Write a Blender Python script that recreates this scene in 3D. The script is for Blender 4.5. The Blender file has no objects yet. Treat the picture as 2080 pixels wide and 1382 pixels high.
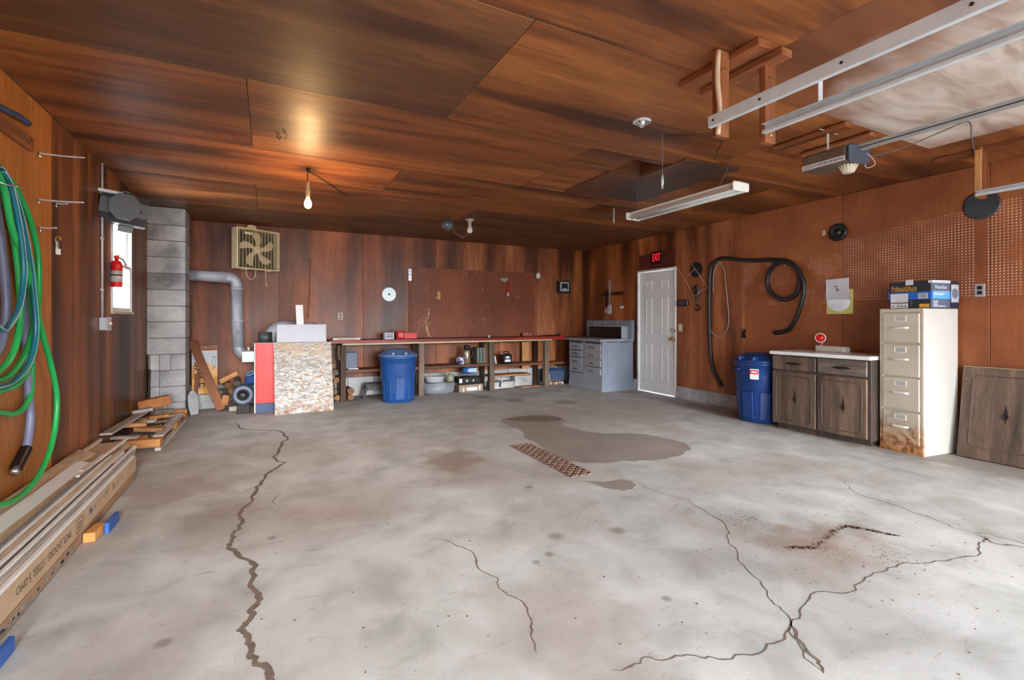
import bpy, bmesh, math, random
from mathutils import Vector, Matrix, Euler
random.seed(7)
S = bpy.context.scene
COL = S.collection
PI = math.pi

# ------------------------------------------------------------------ camera, sky, sun, exposure
cd = bpy.data.cameras.new('camera'); cam = bpy.data.objects.new('camera', cd); COL.objects.link(cam)
cam.location = (0, 0, 1.22); cam.rotation_euler = (PI / 2, 0, -math.radians(27.08))
cd.sensor_width = 36; cd.lens = 16.79; cd.shift_y = -0.0202; cd.clip_start = 0.02
S.camera = cam
W = bpy.data.worlds.new('overcast_sky'); S.world = W; W.use_nodes = True
bg = W.node_tree.nodes['Background']; bg.inputs[0].default_value = (0.86, 0.94, 1.0, 1); bg.inputs[1].default_value = 7.6
sd = bpy.data.lights.new('hazy_sun', 'SUN'); sun = bpy.data.objects.new('hazy_sun', sd); COL.objects.link(sun)
sd.energy = 3.2; sd.angle = math.radians(20); sd.color = (1.0, 0.97, 0.93)
sun.rotation_euler = Vector((0.02, 1.0, -0.24)).to_track_quat('-Z', 'Y').to_euler()
S.view_settings.view_transform = 'Standard'; S.view_settings.look = 'None'
S.view_settings.gamma = 1.0; S.view_settings.use_curve_mapping = False
S.view_settings.exposure = 1.0
S.cycles.max_bounces = 10; S.cycles.diffuse_bounces = 6; S.cycles.caustics_reflective = False
S.cycles.caustics_refractive = False; S.cycles.sample_clamp_indirect = 6

# ------------------------------------------------------------------ helpers: materials
def lin(c):
    return tuple(((x / 255) / 12.92 if x / 255 <= 0.04045 else ((x / 255 + 0.055) / 1.055) ** 2.4) for x in c) + (1,)

class NT:
    def __init__(s, name):
        s.m = bpy.data.materials.new(name); s.m.use_nodes = True
        s.t = s.m.node_tree; s.b = s.t.nodes['Principled BSDF']; s.out = s.t.nodes['Material Output']
    def n(s, typ, **kw):
        nd = s.t.nodes.new(typ)
        for k, v in kw.items(): setattr(nd, k, v)
        return nd
    def link(s, a, b): s.t.links.new(a, b)
    def put(s, sock, v):
        if hasattr(v, 'is_linked'): s.link(v, sock)
        else: sock.default_value = v
    def math(s, op, a, b=0.0, c=0.0, clamp=False):
        nd = s.n('ShaderNodeMath', operation=op, use_clamp=clamp)
        s.put(nd.inputs[0], a); s.put(nd.inputs[1], b); s.put(nd.inputs[2], c)
        return nd.outputs[0]
    def mix(s, fac, a, b, mode='MIX'):
        nd = s.n('ShaderNodeMix', data_type='RGBA', blend_type=mode)
        s.put(nd.inputs[0], fac); s.put(nd.inputs[6], a); s.put(nd.inputs[7], b)
        return nd.outputs[2]
    def ramp(s, fac, stops):
        nd = s.n('ShaderNodeValToRGB'); s.link(fac, nd.inputs[0]); e = nd.color_ramp.elements
        while len(e) < len(stops): e.new(0.5)
        for i, (p, c) in enumerate(stops):
            e[i].position = p; e[i].color = c if isinstance(c, tuple) else (c, c, c, 1)
        return nd.outputs[0]
    def coord(s, scale=(1, 1, 1), out='Object', loc=(0, 0, 0)):
        if out == 'World': o = s.n('ShaderNodeNewGeometry').outputs['Position']
        else: o = s.n('ShaderNodeTexCoord').outputs[out]
        mp = s.n('ShaderNodeMapping'); s.link(o, mp.inputs[0])
        mp.inputs['Scale'].default_value = scale; mp.inputs['Location'].default_value = loc
        return mp.outputs[0]
    def rand(s):
        return s.math('MULTIPLY', s.n('ShaderNodeObjectInfo').outputs['Random'], 37.0)
    def noise(s, vec, scale, detail=3, dist=0.0, w=None, rough=0.55):
        nd = s.n('ShaderNodeTexNoise'); nd.noise_dimensions = '4D' if w is not None else '3D'
        s.link(vec, nd.inputs['Vector'])
        if w is not None: s.put(nd.inputs['W'], w)
        nd.inputs['Scale'].default_value = scale; nd.inputs['Detail'].default_value = detail
        nd.inputs['Distortion'].default_value = dist; nd.inputs['Roughness'].default_value = rough
        return nd.outputs[0]
    def bump(s, h, strength=0.2, dist=0.01):
        nd = s.n('ShaderNodeBump'); s.link(h, nd.inputs['Height'])
        nd.inputs['Strength'].default_value = strength; nd.inputs['Distance'].default_value = dist
        s.link(nd.outputs[0], s.b.inputs['Normal'])
    def fin(s, col=None, rough=0.5, metal=0.0, spec=0.5):
        if col is not None: s.put(s.b.inputs['Base Color'], col)
        s.put(s.b.inputs['Roughness'], rough); s.put(s.b.inputs['Metallic'], metal)
        s.b.inputs['Specular IOR Level'].default_value = spec
        return s.m

MC = {}
def plain(name, c, rough=0.5, metal=0.0, var=0.12, scale=9, spec=0.5, bump=0.05):
    if name in MC: return MC[name]
    k = NT(name); v = k.coord(); nz = k.noise(v, scale, 4, w=k.rand())
    a = lin(c); lo = tuple(x * (1 - var) for x in a[:3]) + (1,); hi = tuple(min(1, x * (1 + var)) for x in a[:3]) + (1,)
    col = k.ramp(nz, [(0.3, lo), (0.7, hi)])
    k.bump(k.noise(v, scale * 8, 2), bump, 0.004)
    MC[name] = k.fin(col, k.ramp(nz, [(0.3, max(0, rough - .06)), (0.7, min(1, rough + .06))]), metal, spec)
    return MC[name]

def wood(name, dark, mid, light, axis='z', rough=0.5, streak=2.2, grain=40, dist=0.6, spec=0.4, along=0.10, pos=(0.3, 0.5, 0.7), blotch=0.35, bump=0.15):
    """varnished or raw board: broad streaks and fine grain along one axis"""
    if name in MC: return MC[name]
    k = NT(name); sc = {'x': (along, 1, 1), 'y': (1, along, 1), 'z': (1, 1, along)}[axis]
    v = k.coord(sc); w = k.rand()
    n1 = k.noise(v, streak, 3, dist, w); n2 = k.noise(v, grain, 3, 0.3, w)
    sc2 = tuple(1.0 if q == 1 else 0.45 for q in sc)
    n3 = k.noise(k.coord(sc2), 1.3, 4, 0.4, w)
    col = k.ramp(n1, [(pos[0], lin(dark)), (pos[1], lin(mid)), (pos[2], lin(light))])
    col = k.mix(1.0, col, k.ramp(n2, [(0.3, 0.68), (0.7, 1.18)]), 'MULTIPLY')
    col = k.mix(1.0, col, k.ramp(n3, [(0.32, 1 - blotch), (0.62, 1.1)]), 'MULTIPLY')
    if bump: k.bump(n2, bump, 0.003)
    MC[name] = k.fin(col, k.ramp(n3, [(0.3, max(.05, rough - .1)), (0.7, min(1, rough + .08))]), 0, spec)
    return MC[name]

def emit(name, c, strength):
    if name in MC: return MC[name]
    k = NT(name); k.fin(lin(c), 0.4)
    k.b.inputs['Emission Color'].default_value = lin(c); k.b.inputs['Emission Strength'].default_value = strength
    MC[name] = k.m; return k.m

# ------------------------------------------------------------------ helpers: meshes
def catmull(pts, sub=6, closed=False):
    P = [Vector(p) for p in pts]
    if len(P) < 3 or sub < 2: return P
    out = []; n = len(P); rng = n if closed else n - 1
    for i in range(rng):
        p0 = P[(i - 1) % n] if (closed or i > 0) else P[0]
        p1 = P[i]; p2 = P[(i + 1) % n]
        p3 = P[(i + 2) % n] if (closed or i + 2 < n) else P[-1]
        for j in range(sub):
            t = j / sub
            out.append(0.5 * ((2 * p1) + (p2 - p0) * t + (2 * p0 - 5 * p1 + 4 * p2 - p3) * t * t + (3 * p1 - p0 - 3 * p2 + p3) * t ** 3))
    if not closed: out.append(P[-1])
    return out

class MB:
    def __init__(s): s.v = []; s.f = []; s.sm = []
    def add(s, vs, fs, smooth=False, M=None):
        o = len(s.v)
        for p in vs: s.v.append(tuple(M @ Vector(p)) if M is not None else tuple(p))
        for f in fs: s.f.append([o + i for i in f]); s.sm.append(smooth)
        return s
    def box(s, x0, x1, y0, y1, z0, z1, bev=0.0, M=None):
        bm = bmesh.new(); bmesh.ops.create_cube(bm, size=1)
        for v in bm.verts:
            v.co = Vector((x0 + (v.co.x + .5) * (x1 - x0), y0 + (v.co.y + .5) * (y1 - y0), z0 + (v.co.z + .5) * (z1 - z0)))
        if bev: bmesh.ops.bevel(bm, geom=bm.edges[:], offset=bev, segments=1, affect='EDGES')
        bm.verts.index_update()
        s.add([v.co[:] for v in bm.verts], [[v.index for v in f.verts] for f in bm.faces], False, M); bm.free(); return s
    def bar(s, p0, p1, w, h, bev=0.0, up=(0, 0, 1), roll=0.0):
        p0 = Vector(p0); p1 = Vector(p1); d = p1 - p0; L = d.length; d.normalize(); u = Vector(up)
        if abs(d.dot(u)) > 0.98: u = Vector((0, 1, 0))
        sx = d.cross(u).normalized(); uz = sx.cross(d)
        M = Matrix((sx, d, uz)).transposed().to_4x4(); M.translation = p0
        M = M @ Matrix.Rotation(roll, 4, 'Y')
        return s.box(-w / 2, w / 2, 0, L, -h / 2, h / 2, bev, M)
    def tube(s, pts, r, n=10, sub=6, closed=False, radii=None, M=None):
        P = catmull(pts, sub, closed); m = len(P); T = []
        for i in range(m):
            a = P[(i - 1) % m] if (closed or i > 0) else P[0]; b = P[(i + 1) % m] if (closed or i < m - 1) else P[-1]
            d = b - a; T.append(d.normalized() if d.length > 1e-9 else Vector((0, 0, 1)))
        u = T[0].orthogonal().normalized(); vs = []; fs = []
        for i in range(m):
            u = (u - T[i] * u.dot(T[i]))
            if u.length < 1e-6: u = T[i].orthogonal()
            u.normalize(); w = T[i].cross(u)
            rr = r if radii is None else radii(i / max(1, m - 1))
            for j in range(n):
                a = 2 * PI * j / n; vs.append(P[i] + (u * math.cos(a) + w * math.sin(a)) * rr)
        for i in range(m if closed else m - 1):
            for j in range(n):
                a = i * n + j; b = i * n + (j + 1) % n; i2 = (i + 1) % m
                fs.append([a, b, i2 * n + (j + 1) % n, i2 * n + j])
        if not closed: fs.append(list(range(n))[::-1]); fs.append([(m - 1) * n + j for j in range(n)])
        return s.add(vs, fs, True, M)
    def lathe(s, prof, n=24, M=None, smooth=True, sq=None):
        """profile of (radius, height) turned about z; sq flattens to a rounded square"""
        vs = []; fs = []
        for r, z in prof:
            for j in range(n):
                a = 2 * PI * j / n; c, q = math.cos(a), math.sin(a)
                if sq:
                    k = (abs(c) ** sq + abs(q) ** sq) ** (-1 / sq); c *= k; q *= k
                vs.append((r * c, r * q, z))
        for i in range(len(prof) - 1):
            for j in range(n):
                fs.append([i * n + j, i * n + (j + 1) % n, (i + 1) * n + (j + 1) % n, (i + 1) * n + j])
        if prof[0][0] > 1e-5: fs.append(list(range(n))[::-1])
        if prof[-1][0] > 1e-5: fs.append([(len(prof) - 1) * n + j for j in range(n)])
        return s.add(vs, fs, smooth, M)
    def prism(s, poly, z0, z1, M=None):
        n = len(poly); vs = [(p[0], p[1], z0) for p in poly] + [(p[0], p[1], z1) for p in poly]
        fs = [list(range(n))[::-1], [n + i for i in range(n)]] + [[i, (i + 1) % n, n + (i + 1) % n, n + i] for i in range(n)]
        return s.add(vs, fs, False, M)
    def ball(s, c, r, seg=14, rings=8, scale=(1, 1, 1)):
        vs = []; fs = []
        for i in range(rings + 1):
            t = PI * i / rings
            for j in range(seg):
                a = 2 * PI * j / seg
                vs.append((c[0] + r * scale[0] * math.sin(t) * math.cos(a), c[1] + r * scale[1] * math.sin(t) * math.sin(a), c[2] + r * scale[2] * math.cos(t)))
        for i in range(rings):
            for j in range(seg):
                fs.append([i * seg + j, (i + 1) * seg + j, (i + 1) * seg + (j + 1) % seg, i * seg + (j + 1) % seg])
        return s.add(vs, fs, True)

RX = lambda a: Matrix.Rotation(a, 4, 'X')
RY = lambda a: Matrix.Rotation(a, 4, 'Y')
RZ = lambda a: Matrix.Rotation(a, 4, 'Z')
TR = lambda x, y, z: Matrix.Translation((x, y, z))
FACE = RX(PI / 2)            # turns the xy plane to face local -y: (x,y,z)->(x,-z,y)

def obj(name, mb, mat, parent=None, loc=None, rot=None, label=None):
    me = bpy.data.meshes.new(name); me.from_pydata(mb.v, [], mb.f); me.validate()
    for p, q in zip(me.polygons, mb.sm): p.use_smooth = q
    bm = bmesh.new(); bm.from_mesh(me); bmesh.ops.remove_doubles(bm, verts=bm.verts, dist=1e-6)
    bmesh.ops.recalc_face_normals(bm, faces=bm.faces); bm.to_mesh(me); bm.free()
    me.materials.append(mat)
    o = bpy.data.objects.new(name, me); COL.objects.link(o)
    if parent: o.parent = parent
    if loc: o.location = loc
    if rot: o.rotation_euler = rot
    if label: o['label'] = label
    return o
def tag(o, label, cat, group=None, kind=None):
    o['label'] = label; o['category'] = cat
    if group: o['group'] = group
    if kind: o['kind'] = kind
    return o
def thing(name, label, cat, loc=(0, 0, 0), rz=0.0, group=None, rot=None):
    o = bpy.data.objects.new(name, None); COL.objects.link(o); o.empty_display_size = 0.1
    o.location = loc; o.rotation_euler = rot if rot else (0, 0, rz)
    return tag(o, label, cat, group)
def struct(name, mb, mat, label=None):
    o = obj(name, mb, mat); o['kind'] = 'structure'
    if label: o['label'] = label
    return o
def text(name, body, size, mat, parent, M, ext=0.001, font_scale=(1, 1), align='CENTER'):
    cu = bpy.data.curves.new(name, 'FONT'); cu.body = body; cu.size = size; cu.extrude = ext
    cu.align_x = align; cu.align_y = 'CENTER'; cu.resolution_u = 3
    t = bpy.data.objects.new('lettering_tmp', cu); COL.objects.link(t)
    dg = bpy.context.evaluated_depsgraph_get(); dg.update()
    me = bpy.data.meshes.new_from_object(t.evaluated_get(dg)); bpy.data.objects.remove(t); bpy.data.curves.remove(cu)
    for v in me.vertices: v.co.x *= font_scale[0]; v.co.y *= font_scale[1]
    me.transform(M); me.materials.clear(); me.materials.append(mat); me.name = name
    o = bpy.data.objects.new(name, me); COL.objects.link(o); o.parent = parent
    return o
def copy_thing(o, loc=None, rz=None, rot=None, label=None):
    c = o.copy(); COL.objects.link(c)
    for ch in o.children:
        d = ch.copy(); COL.objects.link(d); d.parent = c
        for g in ch.children:
            e = g.copy(); COL.objects.link(e); e.parent = d
    if loc: c.location = loc
    if rz is not None: c.rotation_euler = (0, 0, rz)
    if rot: c.rotation_euler = rot
    if label: c['label'] = label
    return c

# wall frames: things face local -y, x to the right, z up
XR, YB, XL, ZC, YF = 5.67, 7.95, -1.306, 2.60, -2.0
RW = lambda y, z, off=0.0: dict(loc=(XR - off, y, z), rz=-PI / 2)
BW = lambda x, z, off=0.0: dict(loc=(x, YB - off, z), rz=0.0)
LW = lambda y, z, off=0.0: dict(loc=(XL + off, y, z), rz=PI / 2)

# ------------------------------------------------------------------ materials
PLY_V = wood('stained_plywood_upright', (86, 46, 28), (160, 88, 48), (206, 126, 74), 'z', 0.42, 2.6, 38, 0.6, blotch=0.55, pos=(.38, .5, .64))
PLY_R = wood('stained_plywood_red', (100, 56, 38), (154, 90, 58), (194, 122, 78), 'z', 0.42, 2.2, 38, 0.6, blotch=0.45, pos=(.38, .5, .64))
PLY_B = wood('stained_plywood_back', (88, 46, 30), (150, 82, 52), (194, 114, 70), 'z', 0.42, 2.2, 38, 0.6, blotch=0.45, pos=(.36, .5, .66))
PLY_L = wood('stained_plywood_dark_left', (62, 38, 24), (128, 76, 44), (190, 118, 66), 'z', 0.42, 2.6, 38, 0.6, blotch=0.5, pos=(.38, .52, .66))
PLY_C = wood('stained_plywood_ceiling', (86, 50, 32), (142, 84, 46), (178, 112, 62), 'x', 0.44, 3.2, 34, 0.9, blotch=0.35, pos=(.34, .5, .68), bump=0.35)
PLY_CD = wood('stained_plywood_ceiling_dark', (76, 46, 34), (112, 72, 46), (144, 94, 56), 'x', 0.46, 2.6, 34, 0.9, blotch=0.3, bump=0.35)
HARD = wood('hardboard_orange', (150, 90, 40), (182, 112, 50), (196, 126, 62), 'z', 0.5, 1.2, 60, 0.2, blotch=0.22)
HARD_D = wood('hardboard_brown', (118, 62, 42), (138, 74, 48), (154, 86, 56), 'z', 0.5, 1.2, 60, 0.2, blotch=0.25)
PINE = wood('pine_lumber', (170, 104, 56), (202, 140, 84), (222, 170, 112), 'y', 0.65, 7, 70, 0.3)
PINE_X = wood('pine_lumber_cross', (160, 96, 50), (196, 134, 80), (216, 160, 104), 'x', 0.65, 7, 70, 0.3)
PINE_Z = wood('pine_lumber_upright', (170, 110, 62), (200, 146, 92), (220, 172, 118), 'z', 0.65, 7, 70, 0.3)
STAIN_Y = wood('stained_lumber', (112, 64, 38), (150, 88, 52), (178, 114, 72), 'y', 0.5, 6, 60, 0.3)
STAIN_Z = wood('stained_lumber_upright', (112, 64, 38), (150, 88, 52), (178, 114, 72), 'z', 0.5, 6, 60, 0.3)
OLDW_Z = wood('weathered_post', (74, 60, 50), (122, 104, 90), (160, 142, 124), 'z', 0.75, 6, 60, 0.3)
DARKW_Z = wood('dark_post', (54, 38, 30), (84, 62, 48), (112, 88, 68), 'z', 0.7, 6, 60, 0.3)
SHELFW = wood('shelf_board', (84, 48, 32), (118, 70, 46), (146, 92, 62), 'x', 0.6, 6, 60, 0.3)
CABW = wood('cabinet_oak', (70, 58, 52), (106, 88, 76), (136, 110, 92), 'z', 0.5, 9, 90, 0.5, blotch=0.4)
CABW_X = wood('cabinet_oak_cross', (78, 68, 64), (116, 102, 94), (150, 134, 124), 'x', 0.4, 9, 90, 0.5)
CABD = wood('cabinet_oak_dark', (60, 52, 48), (88, 74, 66), (112, 92, 80), 'z', 0.5, 9, 90, 0.5, blotch=0.3)
LOGW = wood('split_firewood', (110, 78, 54), (150, 112, 78), (178, 140, 102), 'x', 0.8, 9, 60, 0.5)
BARK = plain('grey_bark', (112, 104, 96), 0.9, 0, 0.3, 14, bump=0.6)
STEEL = plain('galvanised_steel', (204, 210, 216), 0.42, 0.2, 0.1, 12)
DUCT = plain('grey_flue_pipe', (176, 180, 192), 0.42, 0.1, 0.14, 8)
CHROME = plain('chrome', (214, 216, 220), 0.2, 0.9, 0.05, 8)
BRASS = plain('brass', (190, 150, 84), 0.3, 0.9, 0.08, 8)
IRON = plain('dark_iron', (52, 48, 46), 0.55, 0.6, 0.25, 14)
RUST = plain('rusty_steel', (120, 92, 80), 0.8, 0.2, 0.4, 24, bump=0.4)
BLACK = plain('black_rubber', (34, 34, 37), 0.42, 0, 0.2, 10)
BLACKP = plain('black_plastic', (26, 26, 29), 0.35, 0, 0.15, 10)
DGREY = plain('dark_grey_plastic', (74, 76, 80), 0.4, 0, 0.12, 8)
GREYP = plain('grey_plastic', (122, 124, 128), 0.45, 0, 0.12, 8)
WHITE = plain('white_paint', (236, 238, 240), 0.4, 0, 0.05, 6)
WHITEP = plain('white_plastic', (232, 232, 228), 0.35, 0, 0.05, 8)
PAPER = plain('white_paper', (214, 216, 224), 0.7, 0, 0.06, 6)
CREAM = plain('cream_plastic', (238, 220, 178), 0.4, 0, 0.08, 6)
CREAMW = wood('cream_bare_edge', (186, 164, 126), (214, 194, 154), (228, 210, 174), 'x', 0.7, 6, 60)
RED = plain('red_enamel', (222, 36, 36), 0.38, 0, 0.08, 5)
REDT = wood('red_painted_board', (112, 32, 26), (158, 36, 30), (172, 46, 36), 'x', 0.4, 3, 60)
BLUEB = plain('blue_bin_plastic', (30, 76, 144), 0.36, 0, 0.1, 5)
BLUED = plain('dark_blue_bin_plastic', (22, 58, 122), 0.36, 0, 0.1, 5)
BLUEP = plain('blue_paint', (44, 92, 168), 0.5, 0, 0.2, 14)
NAVY = plain('navy_enamel', (58, 78, 112), 0.5, 0.1, 0.2, 10)
STOVE = plain('pale_grey_blue_enamel', (164, 170, 180), 0.42, 0, 0.1, 5)
STOVED = plain('grey_blue_enamel', (136, 146, 162), 0.42, 0, 0.1, 5)
FILEW = plain('ivory_enamel', (208, 205, 197), 0.38, 0, 0.05, 4)
PEWTER = plain('grey_enamelware', (146, 150, 160), 0.45, 0.2, 0.22, 16)
KRAFT = plain('kraft_cardboard', (196, 166, 134), 0.8, 0, 0.12, 5)

def concrete_block():
    k = NT('concrete_block'); v = k.coord(); w = k.rand()
    n1 = k.noise(v, 2.6, 5, 0.3, w); n2 = k.noise(v, 60, 3, 0, w)
    col = k.ramp(n1, [(0.3, lin((120, 120, 122))), (0.5, lin((178, 179, 181))), (0.72, lin((214, 214, 215)))])
    col = k.mix(1.0, col, k.ramp(n2, [(0.3, 0.8), (0.7, 1.12)]), 'MULTIPLY')
    k.bump(n2, 0.5, 0.004); return k.fin(col, 0.85, 0, 0.3)
BLOCK = concrete_block()

def pegboard(name, fn, base):
    """perforated hardboard: a 25 mm grid of pale holes, in the field fn describes (world y, z)"""
    k = NT(name); P = k.n('ShaderNodeNewGeometry').outputs['Position']
    sp = k.n('ShaderNodeSeparateXYZ'); k.link(P, sp.inputs[0]); y, z = sp.outputs[1], sp.outputs[2]
    v = k.coord(); n3 = k.noise(v, 1.4, 4, 0.3); n4 = k.noise(k.coord((1, 1, .12)), 50, 2)
    d, m, l = base
    col = k.ramp(n3, [(0.3, lin(d)), (0.5, lin(m)), (0.7, lin(l))])
    col = k.mix(1.0, col, k.ramp(n4, [(0.3, 0.9), (0.7, 1.08)]), 'MULTIPLY')
    def cell(q):
        a = k.math('FRACT', k.math('MULTIPLY', q, 1 / 0.0254)); a = k.math('SUBTRACT', a, 0.5)
        return k.math('MULTIPLY', a, a)
    r2 = k.math('ADD', cell(y), cell(z)); hole = k.math('LESS_THAN', r2, 0.045)
    mask = fn(k, y, z)
    n5 = k.noise(v, 5, 3); sparse = k.ramp(n5, [(0.38, 0.25), (0.6, 1.0)])
    f = k.math('MULTIPLY', k.math('MULTIPLY', hole, mask), sparse)
    col = k.mix(f, col, lin((236, 206, 186)))
    return k.fin(col, 0.5, 0, 0.4)
def rng(k, q, a, b): return k.math('MULTIPLY', k.math('GREATER_THAN', q, a), k.math('LESS_THAN', q, b))
def field_main(k, y, z):
    a = rng(k, z, 1.425, 2.32)
    strip = k.math('SUBTRACT', 1.0, rng(k, y, 1.845, 1.925))
    rise = k.math('LESS_THAN', k.math('ADD', z, k.math('MULTIPLY', y, 0.12)), 2.46)
    return k.math('MULTIPLY', k.math('MULTIPLY', a, strip), rise)
def field_few(k, y, z):
    n = k.noise(k.coord(), 3.2, 2, 0.2)
    return k.math('MULTIPLY', rng(k, z, 1.40, 1.95), k.math('GREATER_THAN', n, 0.53))
PEG = pegboard('pegboard_right', field_main, ((124, 68, 40), (144, 81, 48), (164, 98, 58)))
PEG2 = pegboard('pegboard_few_holes', field_few, ((140, 78, 44), (158, 91, 54), (178, 108, 66)))

def floor_mat():
    k = NT('garage_concrete'); P = k.n('ShaderNodeNewGeometry').outputs['Position']
    n0 = k.noise(P, 0.9, 5, 0.6); n1 = k.noise(P, 3.4, 6, 0.4); n2 = k.noise(P, 130, 2); n3 = k.noise(P, 22, 4)
    col = k.ramp(n1, [(0.28, lin((162, 164, 162))), (0.5, lin((189, 192, 191))), (0.74, lin((207, 210, 210)))])
    dust = k.ramp(n0, [(0.48, 0.0), (0.70, 0.6)])
    col = k.mix(dust, col, lin((156, 144, 135)))
    nd = k.n('ShaderNodeTexNoise'); k.link(P, nd.inputs['Vector']); nd.inputs['Scale'].default_value = 4.0; nd.inputs['Detail'].default_value = 5
    add = k.n('ShaderNodeVectorMath', operation='MULTIPLY_ADD'); k.link(nd.outputs['Color'], add.inputs[0])
    add.inputs[1].default_value = (0.7, 0.7, 0); sh = k.n('ShaderNodeVectorMath', operation='ADD'); sh.inputs[1].default_value = (-0.35, -0.35, 0)
    k.link(P, sh.inputs[0]); k.link(sh.outputs[0], add.inputs[2]); Q = add.outputs[0]
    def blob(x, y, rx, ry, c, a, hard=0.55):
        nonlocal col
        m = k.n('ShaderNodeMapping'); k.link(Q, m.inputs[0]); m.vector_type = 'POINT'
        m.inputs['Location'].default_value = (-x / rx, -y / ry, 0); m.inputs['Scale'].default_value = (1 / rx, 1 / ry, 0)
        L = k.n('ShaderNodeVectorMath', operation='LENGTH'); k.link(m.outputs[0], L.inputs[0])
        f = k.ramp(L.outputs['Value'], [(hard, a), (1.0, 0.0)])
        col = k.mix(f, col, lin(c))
    br = (150, 130, 116); dk = (112, 104, 98)
    blob(-0.30, 3.45, 0.36, 0.46, (132, 120, 110), 0.6, 0.25); blob(-0.55, 4.1, 0.42, 0.35, br, 0.5)
    blob(0.35, 3.3, 0.9, 0.7, br, 0.45, 0.2); blob(1.43, 3.95, 0.30, 0.45, (140, 120, 104), 0.6)
    blob(0.0, 4.9, 0.9, 0.8, br, 0.2, 0.2); blob(1.1, 1.6, 0.5, 0.5, (156, 138, 128), 0.5, 0.2)
    blob(1.0, 1.2, 0.35, 0.35, (140, 130, 122), 0.5, 0.2)
    blob(2.8, 1.6, 0.55, 0.18, (120, 98, 84), 0.55, 0.3); blob(2.6, 1.45, 0.5, 0.3, (160, 140, 128), 0.6, 0.2)
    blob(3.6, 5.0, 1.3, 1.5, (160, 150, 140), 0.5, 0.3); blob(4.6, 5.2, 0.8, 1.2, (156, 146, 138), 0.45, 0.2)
    blob(5.35, 2.6, 0.40, 3.0, (150, 140, 130), 0.8, 0.6); blob(2.4, 7.75, 4.5, 0.36, (124, 116, 108), 0.8, 0.6)  # shadow band by the right wall and bench shadow, painted into the concrete colour
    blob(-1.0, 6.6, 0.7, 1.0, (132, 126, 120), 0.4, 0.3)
    for x, y, r in ((1.69, 3.03, .04), (1.44, 2.28, .06), (1.20, 2.08, .03), (1.30, 2.12, .035), (1.8, 2.18, .06), (0.02, 2.98, .03), (-.35, 2.2, .04), (1.55, 1.55, .03), (3.9, 5.9, .25), (3.3, 6.4, .22), (3.0, 6.9, .18)):
        m = k.n('ShaderNodeMapping'); k.link(P, m.inputs[0]); m.inputs['Location'].default_value = (-x / r, -y / r, 0); m.inputs['Scale'].default_value = (1 / r, 1 / r, 0)
        L = k.n('ShaderNodeVectorMath', operation='LENGTH'); k.link(m.outputs[0], L.inputs[0])
        col = k.mix(k.ramp(L.outputs['Value'], [(0.4, 0.6), (1.0, 0.0)]), col, lin(dk))
    n6 = k.noise(k.coord((1, 3.2, 1), 'World'), 9, 5, 0.8)
    col = k.mix(k.ramp(n6, [(0.62, 0.0), (0.74, 0.45)]), col, lin((138, 124, 114)))
    col = k.mix(1.0, col, k.ramp(n2, [(0.3, 0.90), (0.7, 1.05)]), 'MULTIPLY')
    k.bump(n3, 0.22, 0.006)
    return k.fin(col, k.ramp(n1, [(0.3, 0.62), (0.7, 0.8)]), 0, 0.35)
FLOOR = floor_mat()
DAMP = plain('damp_concrete', (150, 143, 136), 0.55, 0, 0.16, 3)
CRACK = plain('crack_dirt', (112, 98, 88), 0.95, 0, 0.3, 30, bump=0.5)

# ------------------------------------------------------------------ the setting
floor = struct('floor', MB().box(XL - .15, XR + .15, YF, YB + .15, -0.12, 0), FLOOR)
out_m = plain('driveway_concrete', (186, 184, 180), 0.85, 0, 0.1, 2)
struct('driveway', MB().box(-25, 30, -40, YF, -0.14, -0.02), out_m, 'plain concrete driveway outside the open garage doors')

def rough(pts, r, amp, times, closed=False):
    P = [Vector((x, y, 0)) for x, y in pts]
    for k in range(times):
        Q = []; m = len(P)
        for i in range(m if closed else m - 1):
            a, b = P[i], P[(i + 1) % m]; d = b - a; n = Vector((-d.y, d.x, 0))
            Q += [a, (a + b) / 2 + n * r.uniform(-amp, amp)]
        P = Q if closed else Q + [P[-1]]
    return P
def crack(pts, w, seed):
    r = random.Random(seed); P = rough(pts, r, .16, 3); L = []; R = []
    for i, p in enumerate(P):
        a = P[max(0, i - 1)]; b = P[min(len(P) - 1, i + 1)]; d = (b - a).normalized(); n = Vector((-d.y, d.x, 0))
        j = n * r.uniform(-.0035, .0035); t = min(1, i / 4, (len(P) - 1 - i) / 4 + .15)
        ww = w * (0.55 + 0.45 * r.random()) * max(.12, t)
        L.append(p + j + n * ww / 2); R.append(p + j - n * ww / 2)
    mb = MB(); m = len(P); vs = [(q.x, q.y, 0.0012) for q in L] + [(q.x, q.y, 0.0012) for q in R]
    mb.add(vs, [[i, i + 1, m + i + 1, m + i] for i in range(m - 1)])
    return obj('crack', mb, CRACK, floor)
main_c = [(-.29, 6.57), (-.16, 5.99), (.15, 5.68), (.123, 5.13), (.134, 4.5), (.003, 4.245), (-.074, 3.825), (-.161, 3.413), (-.145, 3.194), (-.179, 3.05), (-.146, 2.87), (-.067, 2.61), (-.058, 2.46), (-.036, 2.33), (-.06, 2.21), (-.098, 2.157), (-.056, 2.04), (-.037, 1.915), (.009, 1.81), (.02, 1.6)]
crack(main_c, .030, 1)
crack([(.794, 2.574), (.91, 2.418), (.942, 2.225), (.962, 2.035), (.941, 1.888), (.974, 1.79), (.908, 1.609), (.871, 1.506)], .007, 2)
crack([(2.427, 2.965), (2.54, 2.332), (2.374, 1.906), (2.115, 1.626), (1.967, 1.363), (1.886, 1.211), (1.776, 1.102), (1.704, .972)], .006, 3)
crack([(1.886, 1.211), (1.80, 1.13), (1.776, 1.08), (1.704, .972)], .016, 33)
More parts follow.
